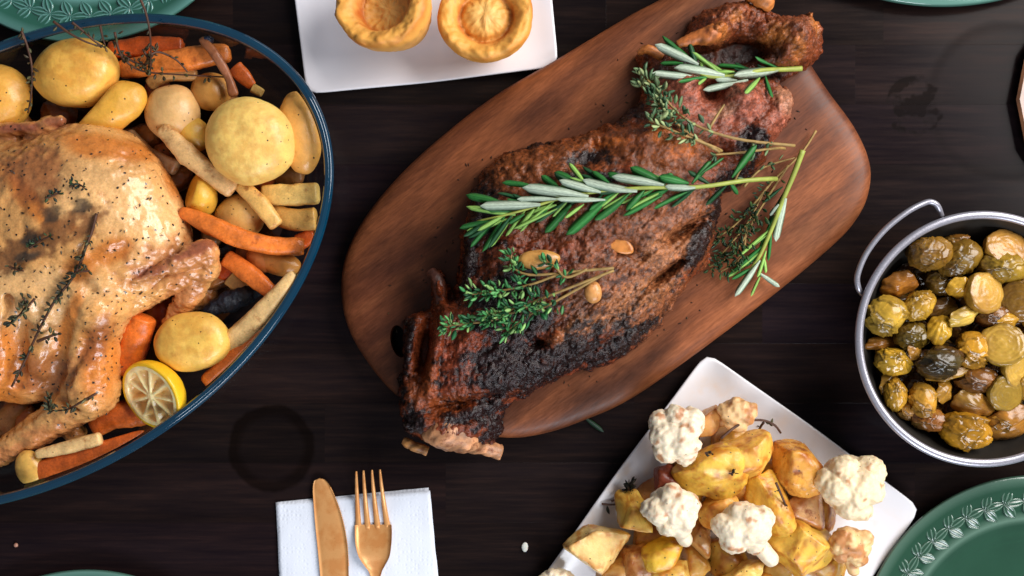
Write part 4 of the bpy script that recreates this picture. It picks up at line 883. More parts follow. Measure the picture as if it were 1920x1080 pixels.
def ctwig(label, stems, dens, off=5, **k):
    global zc
    old = zc; zc = lambda pts: [cks(a, b, off) for a, b in pts]; twig(label, stems, dens, **k); zc = old
CG = [lin(72, 74, 50), lin(56, 52, 38), lin(100, 96, 66), lin(44, 50, 40)]
ctwig('long thyme sprig lying down the middle of the chicken', [[(181, 400), (172, 435), (160, 465), (150, 495), (130, 530), (105, 560), (75, 615), (45, 680), (22, 725)], [(70, 640), (90, 632), (106, 626)], [(140, 510), (155, 508), (168, 508)]], [70, 8, 8], cols=CG, lw=(8, 13), spread=5, srad=(3, 2))
ctwig('short thyme tip on the left leg joint of the chicken', [[(65, 560), (42, 585), (16, 610)], [(42, 585), (50, 570), (42, 558)]], [26, 12], cols=CG, lw=(9, 13), spread=5)
ctwig('dark thyme sprig on the chicken drumstick', [[(180, 738), (150, 755), (125, 768), (95, 770)], [(95, 770), (90, 752), (92, 742)]], [14, 26], cols=CG, lw=(9, 13), spread=5)
ctwig('tiny thyme flake on the chicken near the left edge', [[(18, 500), (30, 505), (44, 508)]], [10], cols=CG, lw=(8, 12), spread=4)
ctwig('green herb smear on the chicken breast', [[(55, 465), (75, 452), (100, 440)], [(85, 372), (100, 366), (112, 362)], [(130, 350), (145, 345), (158, 352)]], [24, 14, 16], cols=[lin(60, 84, 50), lin(44, 56, 44), lin(38, 44, 46)], lw=(7, 11), spread=6)
def flakes(n, region, label, zf, cols, par_name='herb_flakes'):
    Vs, Fs, o = [], [], 0; cs = []
    for k in range(n):
        px, py = random.uniform(region[0], region[2]), random.uniform(region[1], region[3]); p = zf(px, py)
        if p is None: continue
        a = random.uniform(0, 6.28); L, w_ = random.uniform(1.5, 4.5), random.uniform(0.8, 1.8); d = np.array([math.cos(a), math.sin(a), 0]); n_ = np.array([-d[1], d[0], 0])
        Vs += [p+d*L, p+n_*w_, p-d*L, p-n_*w_, p+[0, 0, 1.6]]; Fs += [(o, o+1, o+4), (o+1, o+2, o+4), (o+2, o+3, o+4), (o+3, o, o+4), (o+3, o+2, o+1, o)]; o += 5; c_ = random.choice(cols)*random.uniform(.6, 1.4); cs += [c_]*5
    f = mk(par_name, np.array(Vs), Fs, M['flake'], cols=np.array(cs), smooth=False); tag(f, label, 'herb flakes', kind='stuff')
M['flake'] = food('dried_herb', 0.5, 0, 1, 0.1)
FC = [lin(46, 30, 20), lin(30, 24, 18), lin(58, 50, 30)]
def on_chick(px, py):
    m = (np.abs(lx_c-px) < 5) & (np.abs(ly_c-py) < 5)
    return P(px, py, Vc[m, 2].max()+0.5) if m.any() and (Vc[m, 2].max() > 130) else None
def on_board(px, py):
    p = P(px, py, BT+0.6); d = poly_sd(np.array([float(px)]), np.array([float(py)]), LO)[0]
    q_ = P(px, py, 30); inside = poly_sd(np.array([q_[0]]), np.array([q_[1]]), cb)[0] > 55
    return p if (inside and -70 < d < -2 and random.random() < math.exp(d/22)*1.6) else None
flakes(900, (700, 60, 1560, 860), 'dark crumbs and herb bits fallen on the board around the lamb', on_board, FC, 'board_crumbs')
def on_plate(px, py):
    d = poly_sd(np.array([float(px)]), np.array([float(py)]), [(1120, 960), (1326, 720), (1640, 950), (1500, 1080), (1080, 1080)])[0]
    return P(px, py, 14) if d > 0 else None
flakes(90, (1080, 700, 1660, 1080), 'tiny dark herb specks on the square plate under the potatoes', on_plate, FC, 'herb_specks')
flakes(300, (0, 270, 360, 830), 'cracked pepper and dried herb flakes scattered over the chicken skin', on_chick, FC)
# ================================================================== STEEL BOWL + SPROUTS
BZ = 150.0; BWC = P(1846, 636, BZ); BR_ = 241*(1-BZ/HC)
bowl = empty('steel_bowl', (BWC[0], BWC[1], 0), 'round steel serving pan with wire handle full of sprouts', 'serving bowl')
prof = [(2, 1), (BR_-110, 1), (BR_-92, 12), (BR_-50, 60), (BR_-14, 120), (BR_-6, 140)]
prof += [(BR_-7+7.2*math.cos(a), BZ-6+5.5*math.sin(a)) for a in np.linspace(-0.9, math.pi+0.3, 14)]
V, F = lathe(prof, 128); V += [BWC[0], BWC[1], 0]; mk('pan_wall', V, F, M['steel'], bowl)
V, F = lathe([(BR_-14, BZ-7), (BR_-22, 120), (BR_-58, 60), (BR_-98, 22), (BR_-114, 9), (2, 7)], 128); V += [BWC[0], BWC[1], 0]; mk('pan_inside', V, F[:, ::-1], M['steel_shaded'], bowl)
def handle(pts, r=6.0):
    p = spline([P(*q_) for q_ in pts], 60); V, F = tube(p, r, 12); return mk('handle', V, F, M['steel'], bowl)
handle([(1617, 552, 128), (1609, 538, 134), (1608, 515, 138), (1625, 474, 140), (1658, 432, 142), (1700, 398, 142), (1735, 380, 140), (1750, 380, 140), (1759, 388, 136), (1765, 405, 128)], 5.2)
handle([(2075, 735, 128), (2083, 752, 134), (2070, 790, 140), (2010, 860, 142), (1965, 888, 140), (1940, 886, 136), (1930, 868, 128)], 5.2)
def sprout_whole(seed, dirty=0.0):
    rs = np.random.default_rng(seed); V, F = ico(4); C = np.ones((len(V), 3)); h = np.zeros(len(V))
    th = np.arctan2(V[:, 1], V[:, 0]); lat = V[:, 2]
    for k in range(6):     # overlapping wrapper leaves: each a scalloped cap that raises the surface
        d = rs.normal(size=3); d[2] = abs(d[2])*0.3; d[0] -= 0.8; d /= np.linalg.norm(d); ang = np.arccos(np.clip(V@d, -1, 1)); u = np.cross(d, [0, 0, 1]); u /= np.linalg.norm(u)+1e-6
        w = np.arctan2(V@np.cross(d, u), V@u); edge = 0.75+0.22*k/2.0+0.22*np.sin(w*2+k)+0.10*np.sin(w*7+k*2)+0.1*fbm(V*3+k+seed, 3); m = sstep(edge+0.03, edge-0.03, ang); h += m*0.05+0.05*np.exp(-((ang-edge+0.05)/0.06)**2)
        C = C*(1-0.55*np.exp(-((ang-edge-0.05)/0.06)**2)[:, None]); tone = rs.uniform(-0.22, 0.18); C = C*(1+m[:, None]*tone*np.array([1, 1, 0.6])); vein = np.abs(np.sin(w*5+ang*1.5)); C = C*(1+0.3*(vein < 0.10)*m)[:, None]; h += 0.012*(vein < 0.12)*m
    wr_ = fbm(V*5+seed, 3, ridged=True)
    V = V*(0.80+h+0.07*fbm(V*1.6+seed, 3)+0.010*wr_)[:, None]; V[:, 0] *= 1.10; C = C*(1+0.3*fbm(V*2.2+seed*3, 3))[:, None]
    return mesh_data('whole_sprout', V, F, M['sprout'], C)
def sprout_half(seed):
    V, F = ico(4); r = np.hypot(V[:, 0], V[:, 1]); flat_ = V[:, 2] > 0.12
    V[:, 2] = np.where(flat_, 0.12+(V[:, 2]-0.12)*0.16, V[:, 2]); r2 = np.hypot(V[:, 0], V[:, 1]); w = r2+0.16*fbm(V*1.8+seed, 3)
    ringv = np.sin(w*34); V[:, 2] += np.where(flat_, ringv*0.007+0.03*fbm(V*4+seed, 3), 0); V = V*(1+0.14*fbm(V*1.6+seed, 3))[:, None]
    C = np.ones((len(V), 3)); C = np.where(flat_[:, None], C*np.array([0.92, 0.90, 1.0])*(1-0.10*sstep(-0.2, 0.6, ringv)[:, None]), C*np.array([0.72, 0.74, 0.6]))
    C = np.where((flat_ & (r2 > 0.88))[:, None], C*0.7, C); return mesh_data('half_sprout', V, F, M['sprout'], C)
def sprout_leaf(seed):
    rs = np.random.default_rng(seed); n, m = 23, 23; V = []
    for s in (0, 1):
        for i in range(n):
            for j in range(m):
                u, v = i/(n-1)*2-1, j/(m-1)*2-1; k = math.sqrt(max(1e-4, 1-v*v*0.5)); uu, vv = u*math.sqrt(1-v*v/2), v*math.sqrt(1-u*u/2); rr = 1+0.04*math.sin(math.atan2(vv, uu)*5+seed)+0.03*math.sin(math.atan2(vv, uu)*9)
                z = 0.55*(1-(uu*uu+vv*vv)*0.95)+0.12*math.sin(uu*5+seed)*abs(vv)-s*0.07; V.append((uu*rr, vv*rr*0.8, z-0.2))
    V = np.array(V); V[:, 2] += 0.16*fbm(V*[1.6, 1.6, 0]+seed, 3)+0.05*np.abs(np.sin(np.arctan2(V[:, 1], V[:, 0]-1.2)*14))+0.05*fbm(V*[5, 5, 0]+seed, 2); V[:, :2] *= (1+0.22*fbm(V*[1.2, 1.2, 0]+seed*2, 3))[:, None]; F = [tuple(f) for f in grid_faces(n, m, False)]; F += [tuple(int(x)+n*m for x in f)[::-1] for f in grid_faces(n, m, False)]
    b = [i*m for i in range(n)]+[(n-1)*m+j for j in range(1, m)]+[i*m+m-1 for i in range(n-2, -1, -1)]+[j for j in range(m-2, 0, -1)]
    for k in range(len(b)): F.append((b[k], b[(k+1) % len(b)], b[(k+1) % len(b)]+n*m, b[k]+n*m))
    return mesh_data('loose_leaf', V, [f[::-1] for f in F], M['sprout'], (1+0.45*fbm(V*2.6+seed, 4))[:, None]*(1+0.35*(np.abs(np.sin(np.arctan2(V[:, 1], V[:, 0]-1.2)*14)) < 0.15))[:, None]*np.ones((1, 3)))
SW = [sprout_whole(s) for s in (1, 2, 3, 4)]; SH = [sprout_half(s) for s in (5, 6, 7)]; SL = [sprout_leaf(s) for s in (8, 9, 10)]
def sprout(kind, px, py, rx, ry, ang, z, col, label, tilt=(0, 0), group='roasted brussels sprouts in the steel pan', name=None):
    me = random.choice({'w': SW, 'h': SH, 'l': SL}[kind]); c = P(px, py, z); rw = float(np.interp(z, [9, 22, 60, 120, 143], [BR_-116, BR_-100, BR_-60, BR_-24, BR_-16]))-0.8*rx; dd = c[:2]-BWC[:2]; ln = np.linalg.norm(dd)
    if ln > rw: c[:2] = BWC[:2]+dd*rw/ln; c[2] += min(10, (ln-rw)*0.4)
    o = link(name or {'w': 'brussels_sprout', 'h': 'halved_sprout', 'l': 'sprout_leaf'}[kind], me, None, c, lin(*col)); k = (1-z/HC)*1.07; rz = (rx+ry)/2*k
    o.rotation_euler = (tilt[0], tilt[1], R(ang)); o.scale = (rx*k, ry*k, rz*(0.9 if kind != 'l' else 0.8)); return tag(o, label, 'brussels sprout' if kind != 'l' else 'sprout leaf', group)
G1, G2, G3, B1, B2, YL, TN_ = (184, 132, 40), (150, 108, 34), (194, 144, 58), (130, 78, 32), (96, 56, 26), (200, 152, 50), (206, 150, 76)
sp = [('w', 1740, 460, 39, 33, 10, 128, G1, 'olive gold sprout at the top left below the wire handle', (0.3, 0.2)), ('w', 1805, 482, 40, 34, 30, 120, (112, 88, 32), 'dark olive sprout with a turquoise glint in the upper row'), ('h', 1889, 450, 42, 34, 0, 122, (196, 146, 80), 'broad tan sprout half at the top right', (-0.4, 0.2)),
      ('w', 1885, 502, 41, 31, -10, 128, (166, 138, 44), 'glossy yellow olive sprout below the broad tan half'), ('l', 1686, 535, 33, 30, 20, 116, (142, 82, 34), 'curled brown cupped leaf near the upper left wall', (0.4, -0.2)), ('w', 1727, 571, 33, 26, 35, 124, (180, 142, 50), 'small oval gold sprout right of the round pale one'),
      ('h', 1847, 548, 39, 36, -20, 140, (212, 166, 88), 'shiny pale gold sprout half on top of the pile', (-0.2, 0.35)), ('l', 1800, 541, 22, 29, 60, 132, YL, 'bright yellow leaf behind the shiny pale half', (0.2, -0.5)), ('w', 1662, 590, 37, 38, 0, 126, (206, 172, 74), 'round pale yellow sprout against the left wall'),
      ('h', 1911, 565, 36, 38, 20, 130, (190, 142, 58), 'ringed brown sprout half at the right edge of the photo', (0.1, -0.5)), ('l', 1812, 592, 36, 22, 20, 138, (232, 204, 120), 'torn pale leaf layers in the centre of the pan', (0.3, 0.3)), ('l', 1762, 617, 28, 27, 70, 134, (200, 158, 50), 'bright yellow crumpled leaf left of the torn pale layers', (-0.2, 0.2)),
      ('w', 1715, 631, 32, 28, 0, 112, (96, 84, 34), 'dark green sprout with blue glint below the oval gold one'), ('h', 1880, 646, 40, 37, 0, 142, (206, 172, 82), 'big flat yellow sprout half with clear rings'), ('w', 1823, 655, 32, 36, 30, 124, (184, 132, 44), 'gold sprout with a dark fold left of the big ringed half'),
      ('w', 1765, 678, 44, 31, 5, 138, (44, 44, 34), 'blackened wrinkled sprout in the middle of the pan'), ('l', 1780, 704, 40, 14, 12, 132, (206, 166, 70), 'yellow leaf under the blackened sprout', (0.5, 0)), ('w', 1678, 681, 34, 26, -15, 118, (176, 140, 46), 'pointed olive sprout at the left wall'),
      ('w', 1681, 741, 20, 31, 5, 120, (198, 150, 50), 'narrow wet yellow piece at the lower left wall'), ('w', 1731, 750, 25, 36, 20, 118, (188, 134, 50), 'smooth gold brown sprout below the blackened one'), ('h', 1885, 738, 32, 31, 0, 134, (196, 164, 72), 'flat ringed yellow sprout low on the right', (0.15, 0.1)),
      ('h', 1908, 688, 30, 36, -10, 136, (206, 172, 88), 'pale ringed half cut by the right edge of the photo', (0, 0.3)), ('w', 1832, 710, 36, 27, 0, 118, (96, 54, 26), 'brown shrivelled sprout right of the blackened one'), ('l', 1826, 762, 40, 32, -20, 124, (118, 74, 36), 'tattered brown sprout with purple shine', (0.3, 0.1)),
      ('w', 1813, 813, 46, 36, -10, 124, (196, 138, 34), 'large golden sprout at the bottom of the pan'), ('w', 1736, 802, 33, 24, -15, 106, (126, 66, 32), 'reddish brown sprout at the lower left'), ('l', 1655, 644, 32, 17, 5, 104, (120, 70, 28), 'brown leaf pressed to the left wall under the pointed sprout'),
      ('l', 1896, 800, 46, 40, 30, 118, (154, 98, 44), 'wide brown leaf bundle at the lower right', (0.3, -0.2)), ('l', 1773, 732, 24, 24, 60, 122, (190, 138, 60), 'ribbed leaf fragment below the blackened sprout', (0.4, 0.4)), ('l', 1716, 657, 18, 24, 40, 122, (206, 150, 80), 'thin tan leaf left of the blackened sprout', (0.3, 0.6)),
      ('w', 1694, 777, 20, 17, 0, 104, (168, 116, 60), 'tiny tan sprout at the lower left wall'), ('w', 1862, 592, 28, 22, 0, 116, (84, 48, 30), 'dark brown sprout under the shiny pale half'), ('w', 1795, 450, 26, 20, 0, 104, (112, 68, 32), 'small brown sprout behind the dark olive one'), ('l', 1890, 602, 30, 18, 10, 128, (196, 148, 50), 'yellow brown leaf above the big ringed half', (0.2, 0.2)),
      ('w', 1768, 528, 30, 26, 0, 96, (66, 52, 26), 'dark sprout deep in the gap between olive and oval sprouts'), ('l', 1762, 580, 34, 22, 20, 106, (70, 48, 24), 'dark leaf in shade beside the oval gold sprout'), ('w', 1938, 720, 34, 34, 0, 120, G1, 'sprout just past the right edge behind the ringed halves'), ('l', 1668, 715, 26, 20, 60, 112, (128, 84, 38), 'brown leaf stub above the narrow wet piece', (0.4, 0.1)), ('w', 1905, 838, 36, 26, 10, 96, (112, 76, 30), 'dull sprout at the bottom right below the leaf bundle')]  # gap pieces are coloured dark to paint the shade between sprouts
sp = [(*q_[:7], (min(255, q_[7][0]*1.02+6), q_[7][1]*1.0+4, q_[7][2]*0.85), *q_[8:]) if q_[7] not in (G1, G2, G3, B1, B2) else q_ for q_ in [(z_) for z_ in sp]]
sp = [(*q_[:7], tuple(np.array(q_[7])*0.68+np.array([180, 134, 46])*0.32), *q_[8:]) for q_ in sp]
for s in sp: sprout(*s[:9], tilt=s[9] if len(s) > 9 else (random.uniform(-.3, .3), random.uniform(-.3, .3)))
random.seed(3)
for k in range(120):
    a = random.uniform(0, 6.283); r = (BR_-62)*math.sqrt(random.random()); x, y = BWC[0]+r*math.cos(a), BWC[1]+r*math.sin(a); z = random.uniform(46, 88)
    top_right = x > P(1925, 0, 100)[0]
    if top_right and k % 2: z = random.uniform(100, 128)
    px, py = 960+x/(1-z/HC), 540-y/(1-z/HC)
    sprout('wlh'[k % 3] if k % 3 != 2 or k % 2 else 'l', px, py, random.uniform(26, 36), random.uniform(22, 30), random.uniform(0, 360), z, random.choice([(104, 66, 28), (74, 46, 22), (110, 80, 30), (88, 52, 24)] if not top_right else [G1, G2, G3, B1]), 'sprout low in the pan coloured dark for shade beneath the top layer' if not top_right else 'roasted sprout beyond the right edge of the photo', (random.uniform(-.5, .5), random.uniform(-.5, .5)), 'sprouts filling the pan below the top layer')  # lower sprouts get darker browns, painting shade into the gaps
# ================================================================== SQUARE WHITE PLATES
def sq_plate(corners, label, mat, z0=0.0):
    c = np.array([P(a, b, 26) for a, b in corners])[:, :2]; cen = (c[0]+c[2])/2; ux = c[1]-c[0]; uy = c[3]-c[0]; hw, hh = np.linalg.norm(ux)/2, np.linalg.norm(uy)/2
    ang = math.atan2(ux[1], ux[0]); n = 160; ts = np.arange(n)*2*math.pi/n
    def ringp(off, z, cr):
        w, h = hw-off, hh-off; e = cr; out = []
        for t in ts:
            ct, st = math.cos(t), math.sin(t); k = (abs(ct)**e+abs(st)**e)**(-1/e); out.append((w*ct*k, h*st*k, z))
        return np.array(out)
    pr = [(60, 0.5, 9), (48, 2, 12), (10, 15, 22), (0.5, 22, 26), (0, 24.5, 26), (1.5, 26.5, 25), (4.5, 26, 22), (20, 21, 16), (46, 13, 10), (70, 10, 8), (120, 9, 6), (180, 9, 5)]
    V = np.vstack([ringp(*p_) for p_ in pr]); V = np.vstack([V, [0, 0, 9], [0, 0, 0.5]]); m = len(pr); F = [tuple(f) for f in grid_faces(m, n)]
    F += [((m-1)*n+j, (m-1)*n+(j+1) % n, m*n) for j in range(n)]+[((j+1) % n, j, m*n+1) for j in range(n)]
    V[:, 2] += 0; bow = 1+0.012*np.cos(2*np.arctan2(V[:, 1], V[:, 0]))**2; V[:, :2] *= bow[:, None]
    V = V @ rotz(ang).T; V[:, :2] += cen; o = mk('square_plate', V, F, M[mat], base=np.array([cen[0], cen[1], 0])); return tag(o, label, 'plate', 'square white plates'), cen
sq_plate([(574, 177), (1048, 125), (996, -349), (522, -297)], 'square white plate carrying the two Yorkshire puddings', 'white')
sq_plate([(1010-20, 1080+40), (1326, 658), (1728, 955), (1392, 1417)][0:1]+[(1326, 658), (1728, 955), (1392, 1417)], 'square white plate carrying cauliflower and roast potatoes', 'plate_soiled')
# ================================================================== YORKSHIRE PUDDINGS
def pudding(px, py, label, tilt, rtop, asym, dome, seed, well=0):
    zt = 118; ctop = P(px, py, zt); n = 120; h = 104
    pr = [(0.3, 0), (44, 0), (52, 6), (60, 24), (68, 44), (76, 62), (82, 78), (rtop, 92), (rtop-1, 102), (rtop-6, 108), (rtop-14, 109), (rtop-24, 104), (rtop-31, 96), (rtop-36, 90-well), (rtop-41, 88-well), (rtop-48, 90-well+dome*0.5), (24, 90-well+dome), (12, 90-well+dome*1.1), (0.3, 90-well+dome*1.1)]
    pr = spline(np.array(pr, float), 60); V, F = lathe(pr, n); r = np.hypot(V[:, 0], V[:, 1]); th = np.arctan2(V[:, 1], V[:, 0])
    nn = fbm(V/30+seed, 4); n2 = fbm(np.stack([np.cos(th), np.sin(th), V[:, 2]/60], -1)*1.7+seed, 3)*sstep(48, 74, r)
    V[:, 2] += (nn*7+4*fbm(V/9+seed, 3)+asym*8*np.cos(th-1.2)*sstep(20, 80, r)+n2*6)*sstep(10, 40, V[:, 2]); V[:, :2] *= (1+0.05*n2*sstep(10, 60, V[:, 2])+0.02*nn)[:, None]
    idx = np.repeat(np.arange(60), n); t = idx/59.0
    c = lin(232, 166, 78)[None]*np.ones((len(V), 1)); mixc = lambda m, col: c*(1-m[:, None])+lin(*col)[None]*m[:, None]
    c = mixc(np.clip(np.exp(-((t-0.44)/0.05)**2)*(0.6+n2), 0, 1), (200, 116, 36)); c = mixc(np.exp(-((t-0.56)/0.05)**2)*0.8, (236, 168, 74)); c = mixc(np.clip(np.exp(-((t-0.72)/0.06)**2)*(0.7+nn*1.5), 0, 1), (186, 96, 28)); c = mixc(sstep(0.82, 0.95, t)*0.75, (234, 184, 106)); c = mixc(np.clip(nn*2-0.3, 0, 1)*0.35, (188, 104, 34))
    V = V-[0, 0, h/2]; V = V @ eul(tilt[0], tilt[1], seed).T; V += [ctop[0], ctop[1], 0]; V[:, 2] += 15-V[:, 2].min()
    o = mk('yorkshire_pudding', V, F, M['pudding'], cols=c); tag(o, label, 'yorkshire pudding', 'yorkshire puddings on the square plate')
pudding(733, 14, 'left Yorkshire pudding leaning so its tall side shows', (R(-24), R(6), 0), 84, 1.6, -6, 1.3, 16)
pudding(911, 32, 'right Yorkshire pudding with open ringed top facing up', (R(4), R(-3), 0), 84, 0.8, 13, 4.1, 4)
# ================================================================== CAULIFLOWER + POTATOES ON THE SQUARE PLATE
def cauli(px, py, rx, ry, z, label, seed, stem=None, brown=0.1, col=(234, 218, 190)):
    rx, ry = rx*1.1, ry*1.1
    rs = np.random.default_rng(seed); c = P(px, py, z); m = max(rx, ry)*1.5+20
    lo = c-m; hi = c+m
    if stem: e = P(*stem); lo = np.minimum(lo, e-30); hi = np.maximum(hi, e+30)
    v = Vol(lo, hi, 2.6); v.ell(c, (rx*0.74, ry*0.74, min(rx, ry)*0.6), None, 6)
    n = 11
    for k in range(n):
        a = k*2.4+rs.uniform(-.4, .4); u = math.sqrt((k+0.3)/n); d = np.array([math.cos(a)*u*rx*0.66, math.sin(a)*u*ry*0.66, min(rx, ry)*0.5*math.sqrt(max(0, 1-u*u*0.85))])
        rr = rs.uniform(0.34, 0.48)*min(rx, ry); v.ell(c+d, (rr, rr*rs.uniform(.85, 1.1), rr*0.95), None, 2.5)
    if stem: v.cap(c-[0, 0, 10], e, min(rx, ry)*0.36, min(rx, ry)*0.26, 8)
    V, Q = v.nets(); N = vnormals(V, Q)
    if (N*(V-V.mean(0))).sum() < 0: Q = Q[:, ::-1]; N = -N
    pts = rs.uniform(lo, hi, size=(int(np.prod((hi-lo)/9.5)), 3)); w = worley(V, pts); st = 1.0
    if stem: 
        d = e-c; L = np.linalg.norm(d); st = sstep(0.75, 0.45, ((V-c)@d)/L/L)
    nn = fbm(V/20+seed, 4); V2 = V+N*((2.4-np.clip(w, 0, 9)*0.42)*st+nn*2.6)[:, None]
    pit = np.clip((w-6)/6, 0, 1)*st; base = lin(*col)[None]*np.ones((len(V), 1)); base = base*(1-0.4*pit[:, None])+lin(206, 160, 96)[None]*0.4*pit[:, None]  # pits coloured darker, painted shade for relief between the buds
    b = sstep(0.78-brown, 1.0-brown, fbm(V/26+seed*3, 3)+0.5)*sstep(-0.2, 0.6, N[:, 2]); base = base*(1-0.8*b[:, None])+lin(176, 104, 46)[None]*0.8*b[:, None]
    o = mk('cauliflower_floret', V2, Q, M['cauli'], cols=base); tag(o, label, 'cauliflower', 'cauliflower florets on the square plate')
cauli(1266, 812, 52, 56, 92, 'white cauliflower floret at the upper left of the plate', 1)
cauli(1380, 772, 36, 30, 80, 'small browned cauliflower floret nearest the plate top corner', 2, brown=0.3, stem=(1352, 792, 64), col=(226, 184, 130))
cauli(1590, 906, 62, 62, 96, 'largest round cauliflower floret overhanging the right edge', 3, brown=0.08, col=(238, 216, 178))
cauli(1256, 952, 52, 46, 108, 'cauliflower floret with short stalk pointing down right', 4, stem=(1285, 1012, 100), brown=0.16)
cauli(1392, 985, 50, 52, 110, 'tall cauliflower floret with curved stalk near the bottom centre', 5, stem=(1445, 1048, 92), brown=0.1)
cauli(1592, 1020, 42, 38, 84, 'toasted ragged cauliflower floret under the largest one', 6, brown=0.42, stem=(1600, 1070, 70), col=(232, 194, 138))
cauli(1045, 1085, 38, 22, 48, 'cauliflower scrap at the bottom left of the plate', 7, brown=0.1)
GP = 'potatoes on the square plate'
def pp(label, px, py, rx, ry, ang, z, col, mat='potato', **k):
    m = min(rx, ry); cu = list(k.pop('cuts', ())); k['sq'] = max(0.22, k.get('sq', 0)); rx, ry = rx*1.12, ry*1.12
    for q_ in range(4):
        th = random.uniform(0, 6.28); el = random.uniform(-0.1, 1.0); cu.append(((math.cos(th)*math.cos(el), math.sin(th)*math.cos(el), math.sin(el)), m*random.uniform(0.64, 0.86), 8))
    k['cuts'] = cu; col = (min(255, col[0]*1.02+6), min(255, col[1]*1.07+6), col[2]*1.1+24); return potato(label, px, py, rx, ry, ang, z, col, mat, group=GP, **k)
pp('bright yellow potato in the middle with herb flakes', 1333, 882, 64, 47, -8, 86, (226, 172, 44), cuts=[((0.2, -0.5, 0.8), 36, 10)], sq=0.15)
pp('golden potato chunk right of the browned small floret', 1408, 852, 44, 56, 38, 80, (228, 168, 52), cuts=[((0.6, -0.3, 0.6), 30, 8)], sq=0.15)
pp('brown crusted potato left of the largest floret', 1494, 866, 42, 58, 25, 76, (216, 146, 42), 'potato_brown', sq=0.25)
pp('small tan potato behind the top white floret', 1322, 798, 26, 40, 0, 60, (214, 150, 64), sq=0.1)
pp('yellow potato wedge right of the tall floret', 1446, 948, 38, 58, 15, 84, (224, 168, 44), cuts=[((-0.6, 0.2, 0.7), 24, 8)], sq=0.15)
pp('small golden potato tucked between the two stalked florets', 1346, 957, 38, 32, 0, 74, (222, 158, 50))
pp('angular yellow potato block beside the toasted floret', 1503, 1022, 60, 54, 20, 84, (226, 172, 48), cuts=[((0.7, 0.5, 0.4), 34, 6), ((-0.5, 0.6, 0.6), 34, 6), ((0, 0, 1), 32, 6)], sq=0.35)
pp('upright square cut potato by the dark herb clump', 1187, 966, 28, 50, 8, 76, (226, 176, 58), cuts=[((0, 0, 1), 26, 5)], sq=0.45, rz=38)
pp('flat pale potato slab at the left of the plate', 1122, 1024, 54, 46, -14, 62, (228, 184, 96), cuts=[((0.1, 0.2, 1), 20, 5), ((0.9, -0.4, 0.1), 38, 5)], sq=0.3, rz=34)
pp('shiny bright yellow potato below the left stalked floret', 1248, 1040, 42, 36, -10, 76, (230, 174, 30))
pp('dark crusted potato slab between slab and shiny potato', 1194, 1058, 34, 40, 10, 54, (190, 128, 50), 'potato_brown', sq=0.2)
pp('cut potato at the bottom edge of the photo', 1272, 1078, 44, 24, 5, 72, (222, 174, 66), sq=0.2)
pp('pale potato under the tall floret at the bottom edge', 1398, 1080, 54, 30, 0, 74, (226, 180, 76), sq=0.2)
pp('reddish brown potato end above the left stalked floret', 1250, 898, 34, 24, 20, 60, (150, 70, 34), 'potato_brown', sq=0.1)
pp('browned potato beside the yellow wedge', 1505, 952, 42, 44, 0, 62, (206, 150, 78), 'potato_brown')
pp('dark toasted scrap right of the shiny bright potato', 1315, 1010, 26, 34, 0, 52, (196, 140, 60), 'potato_brown')
pp('potato chunk just below the frame beside the angular block', 1440, 1120, 60, 40, 0, 66, (220, 160, 50), sq=0.2)
pp('second potato chunk just below the frame', 1320, 1130, 56, 38, 20, 60, (214, 160, 60), 'potato_brown', sq=0.2)
pp('low brown potato filling the gap under the bright middle potato', 1390, 915, 40, 34, 0, 48, (206, 150, 60), 'potato_brown')
pp('low brown potato under the yellow wedge', 1460, 1010, 40, 34, 0, 46, (206, 150, 56), 'potato_brown')
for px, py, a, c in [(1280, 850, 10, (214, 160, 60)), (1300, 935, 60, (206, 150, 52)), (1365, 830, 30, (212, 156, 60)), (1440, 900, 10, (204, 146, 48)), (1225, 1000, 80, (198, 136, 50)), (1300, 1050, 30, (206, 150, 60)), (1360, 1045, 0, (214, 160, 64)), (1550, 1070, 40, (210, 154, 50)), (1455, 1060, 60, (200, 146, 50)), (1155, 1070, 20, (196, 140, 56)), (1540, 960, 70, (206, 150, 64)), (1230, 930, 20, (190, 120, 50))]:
    pp('golden potato chunk lying under the top layer on the square plate', px, py, 38, 32, a, 38, (c[0]*0.92, c[1]*0.90, c[2]*0.62))  # under-layer colours scaled darker so gaps between chunks read as shade
twig('long wilted rosemary stalk curling over the plate', [[(1352, 822, 118), (1375, 803, 112), (1400, 790, 84), (1430, 788, 70), (1452, 797, 62), (1464, 812, 56)], [(1432, 792, 66), (1424, 805, 56), (1426, 820, 50)]], [2, 1], cat='rosemary', name='rosemary_stalk', group='wilted herbs on the square plate', srad=(2.6, 2.0), lw=(8, 14))
twig('dark shrivelled herb clump on the plate above the upright potato', [[(1176, 925, 40), (1180, 912, 44), (1184, 902, 40)]], [34], cols=[lin(30, 26, 22), lin(44, 36, 28)], lw=(8, 13), spread=7, group='wilted herbs on the square plate')
twig('dark needle leaf on the plate above the pale slab', [[(1128, 945, 28), (1150, 946, 30), (1162, 944, 34)], [(1146, 940, 34), (1162, 934, 36)]], [1, 1], cols=[lin(34, 36, 26)], lw=(14, 18), group='wilted herbs on the square plate')
twig('dark herb bits on the bright yellow middle potato', [[(1370, 890, 128), (1378, 884, 128)], [(1322, 850, 128), (1334, 848, 128)], [(1455, 905, 118), (1470, 940, 112), (1480, 965, 96)]], [8, 7, 6], cols=[lin(34, 26, 20), lin(60, 40, 24)], lw=(6, 10), spread=3, group='wilted herbs on the square plate')
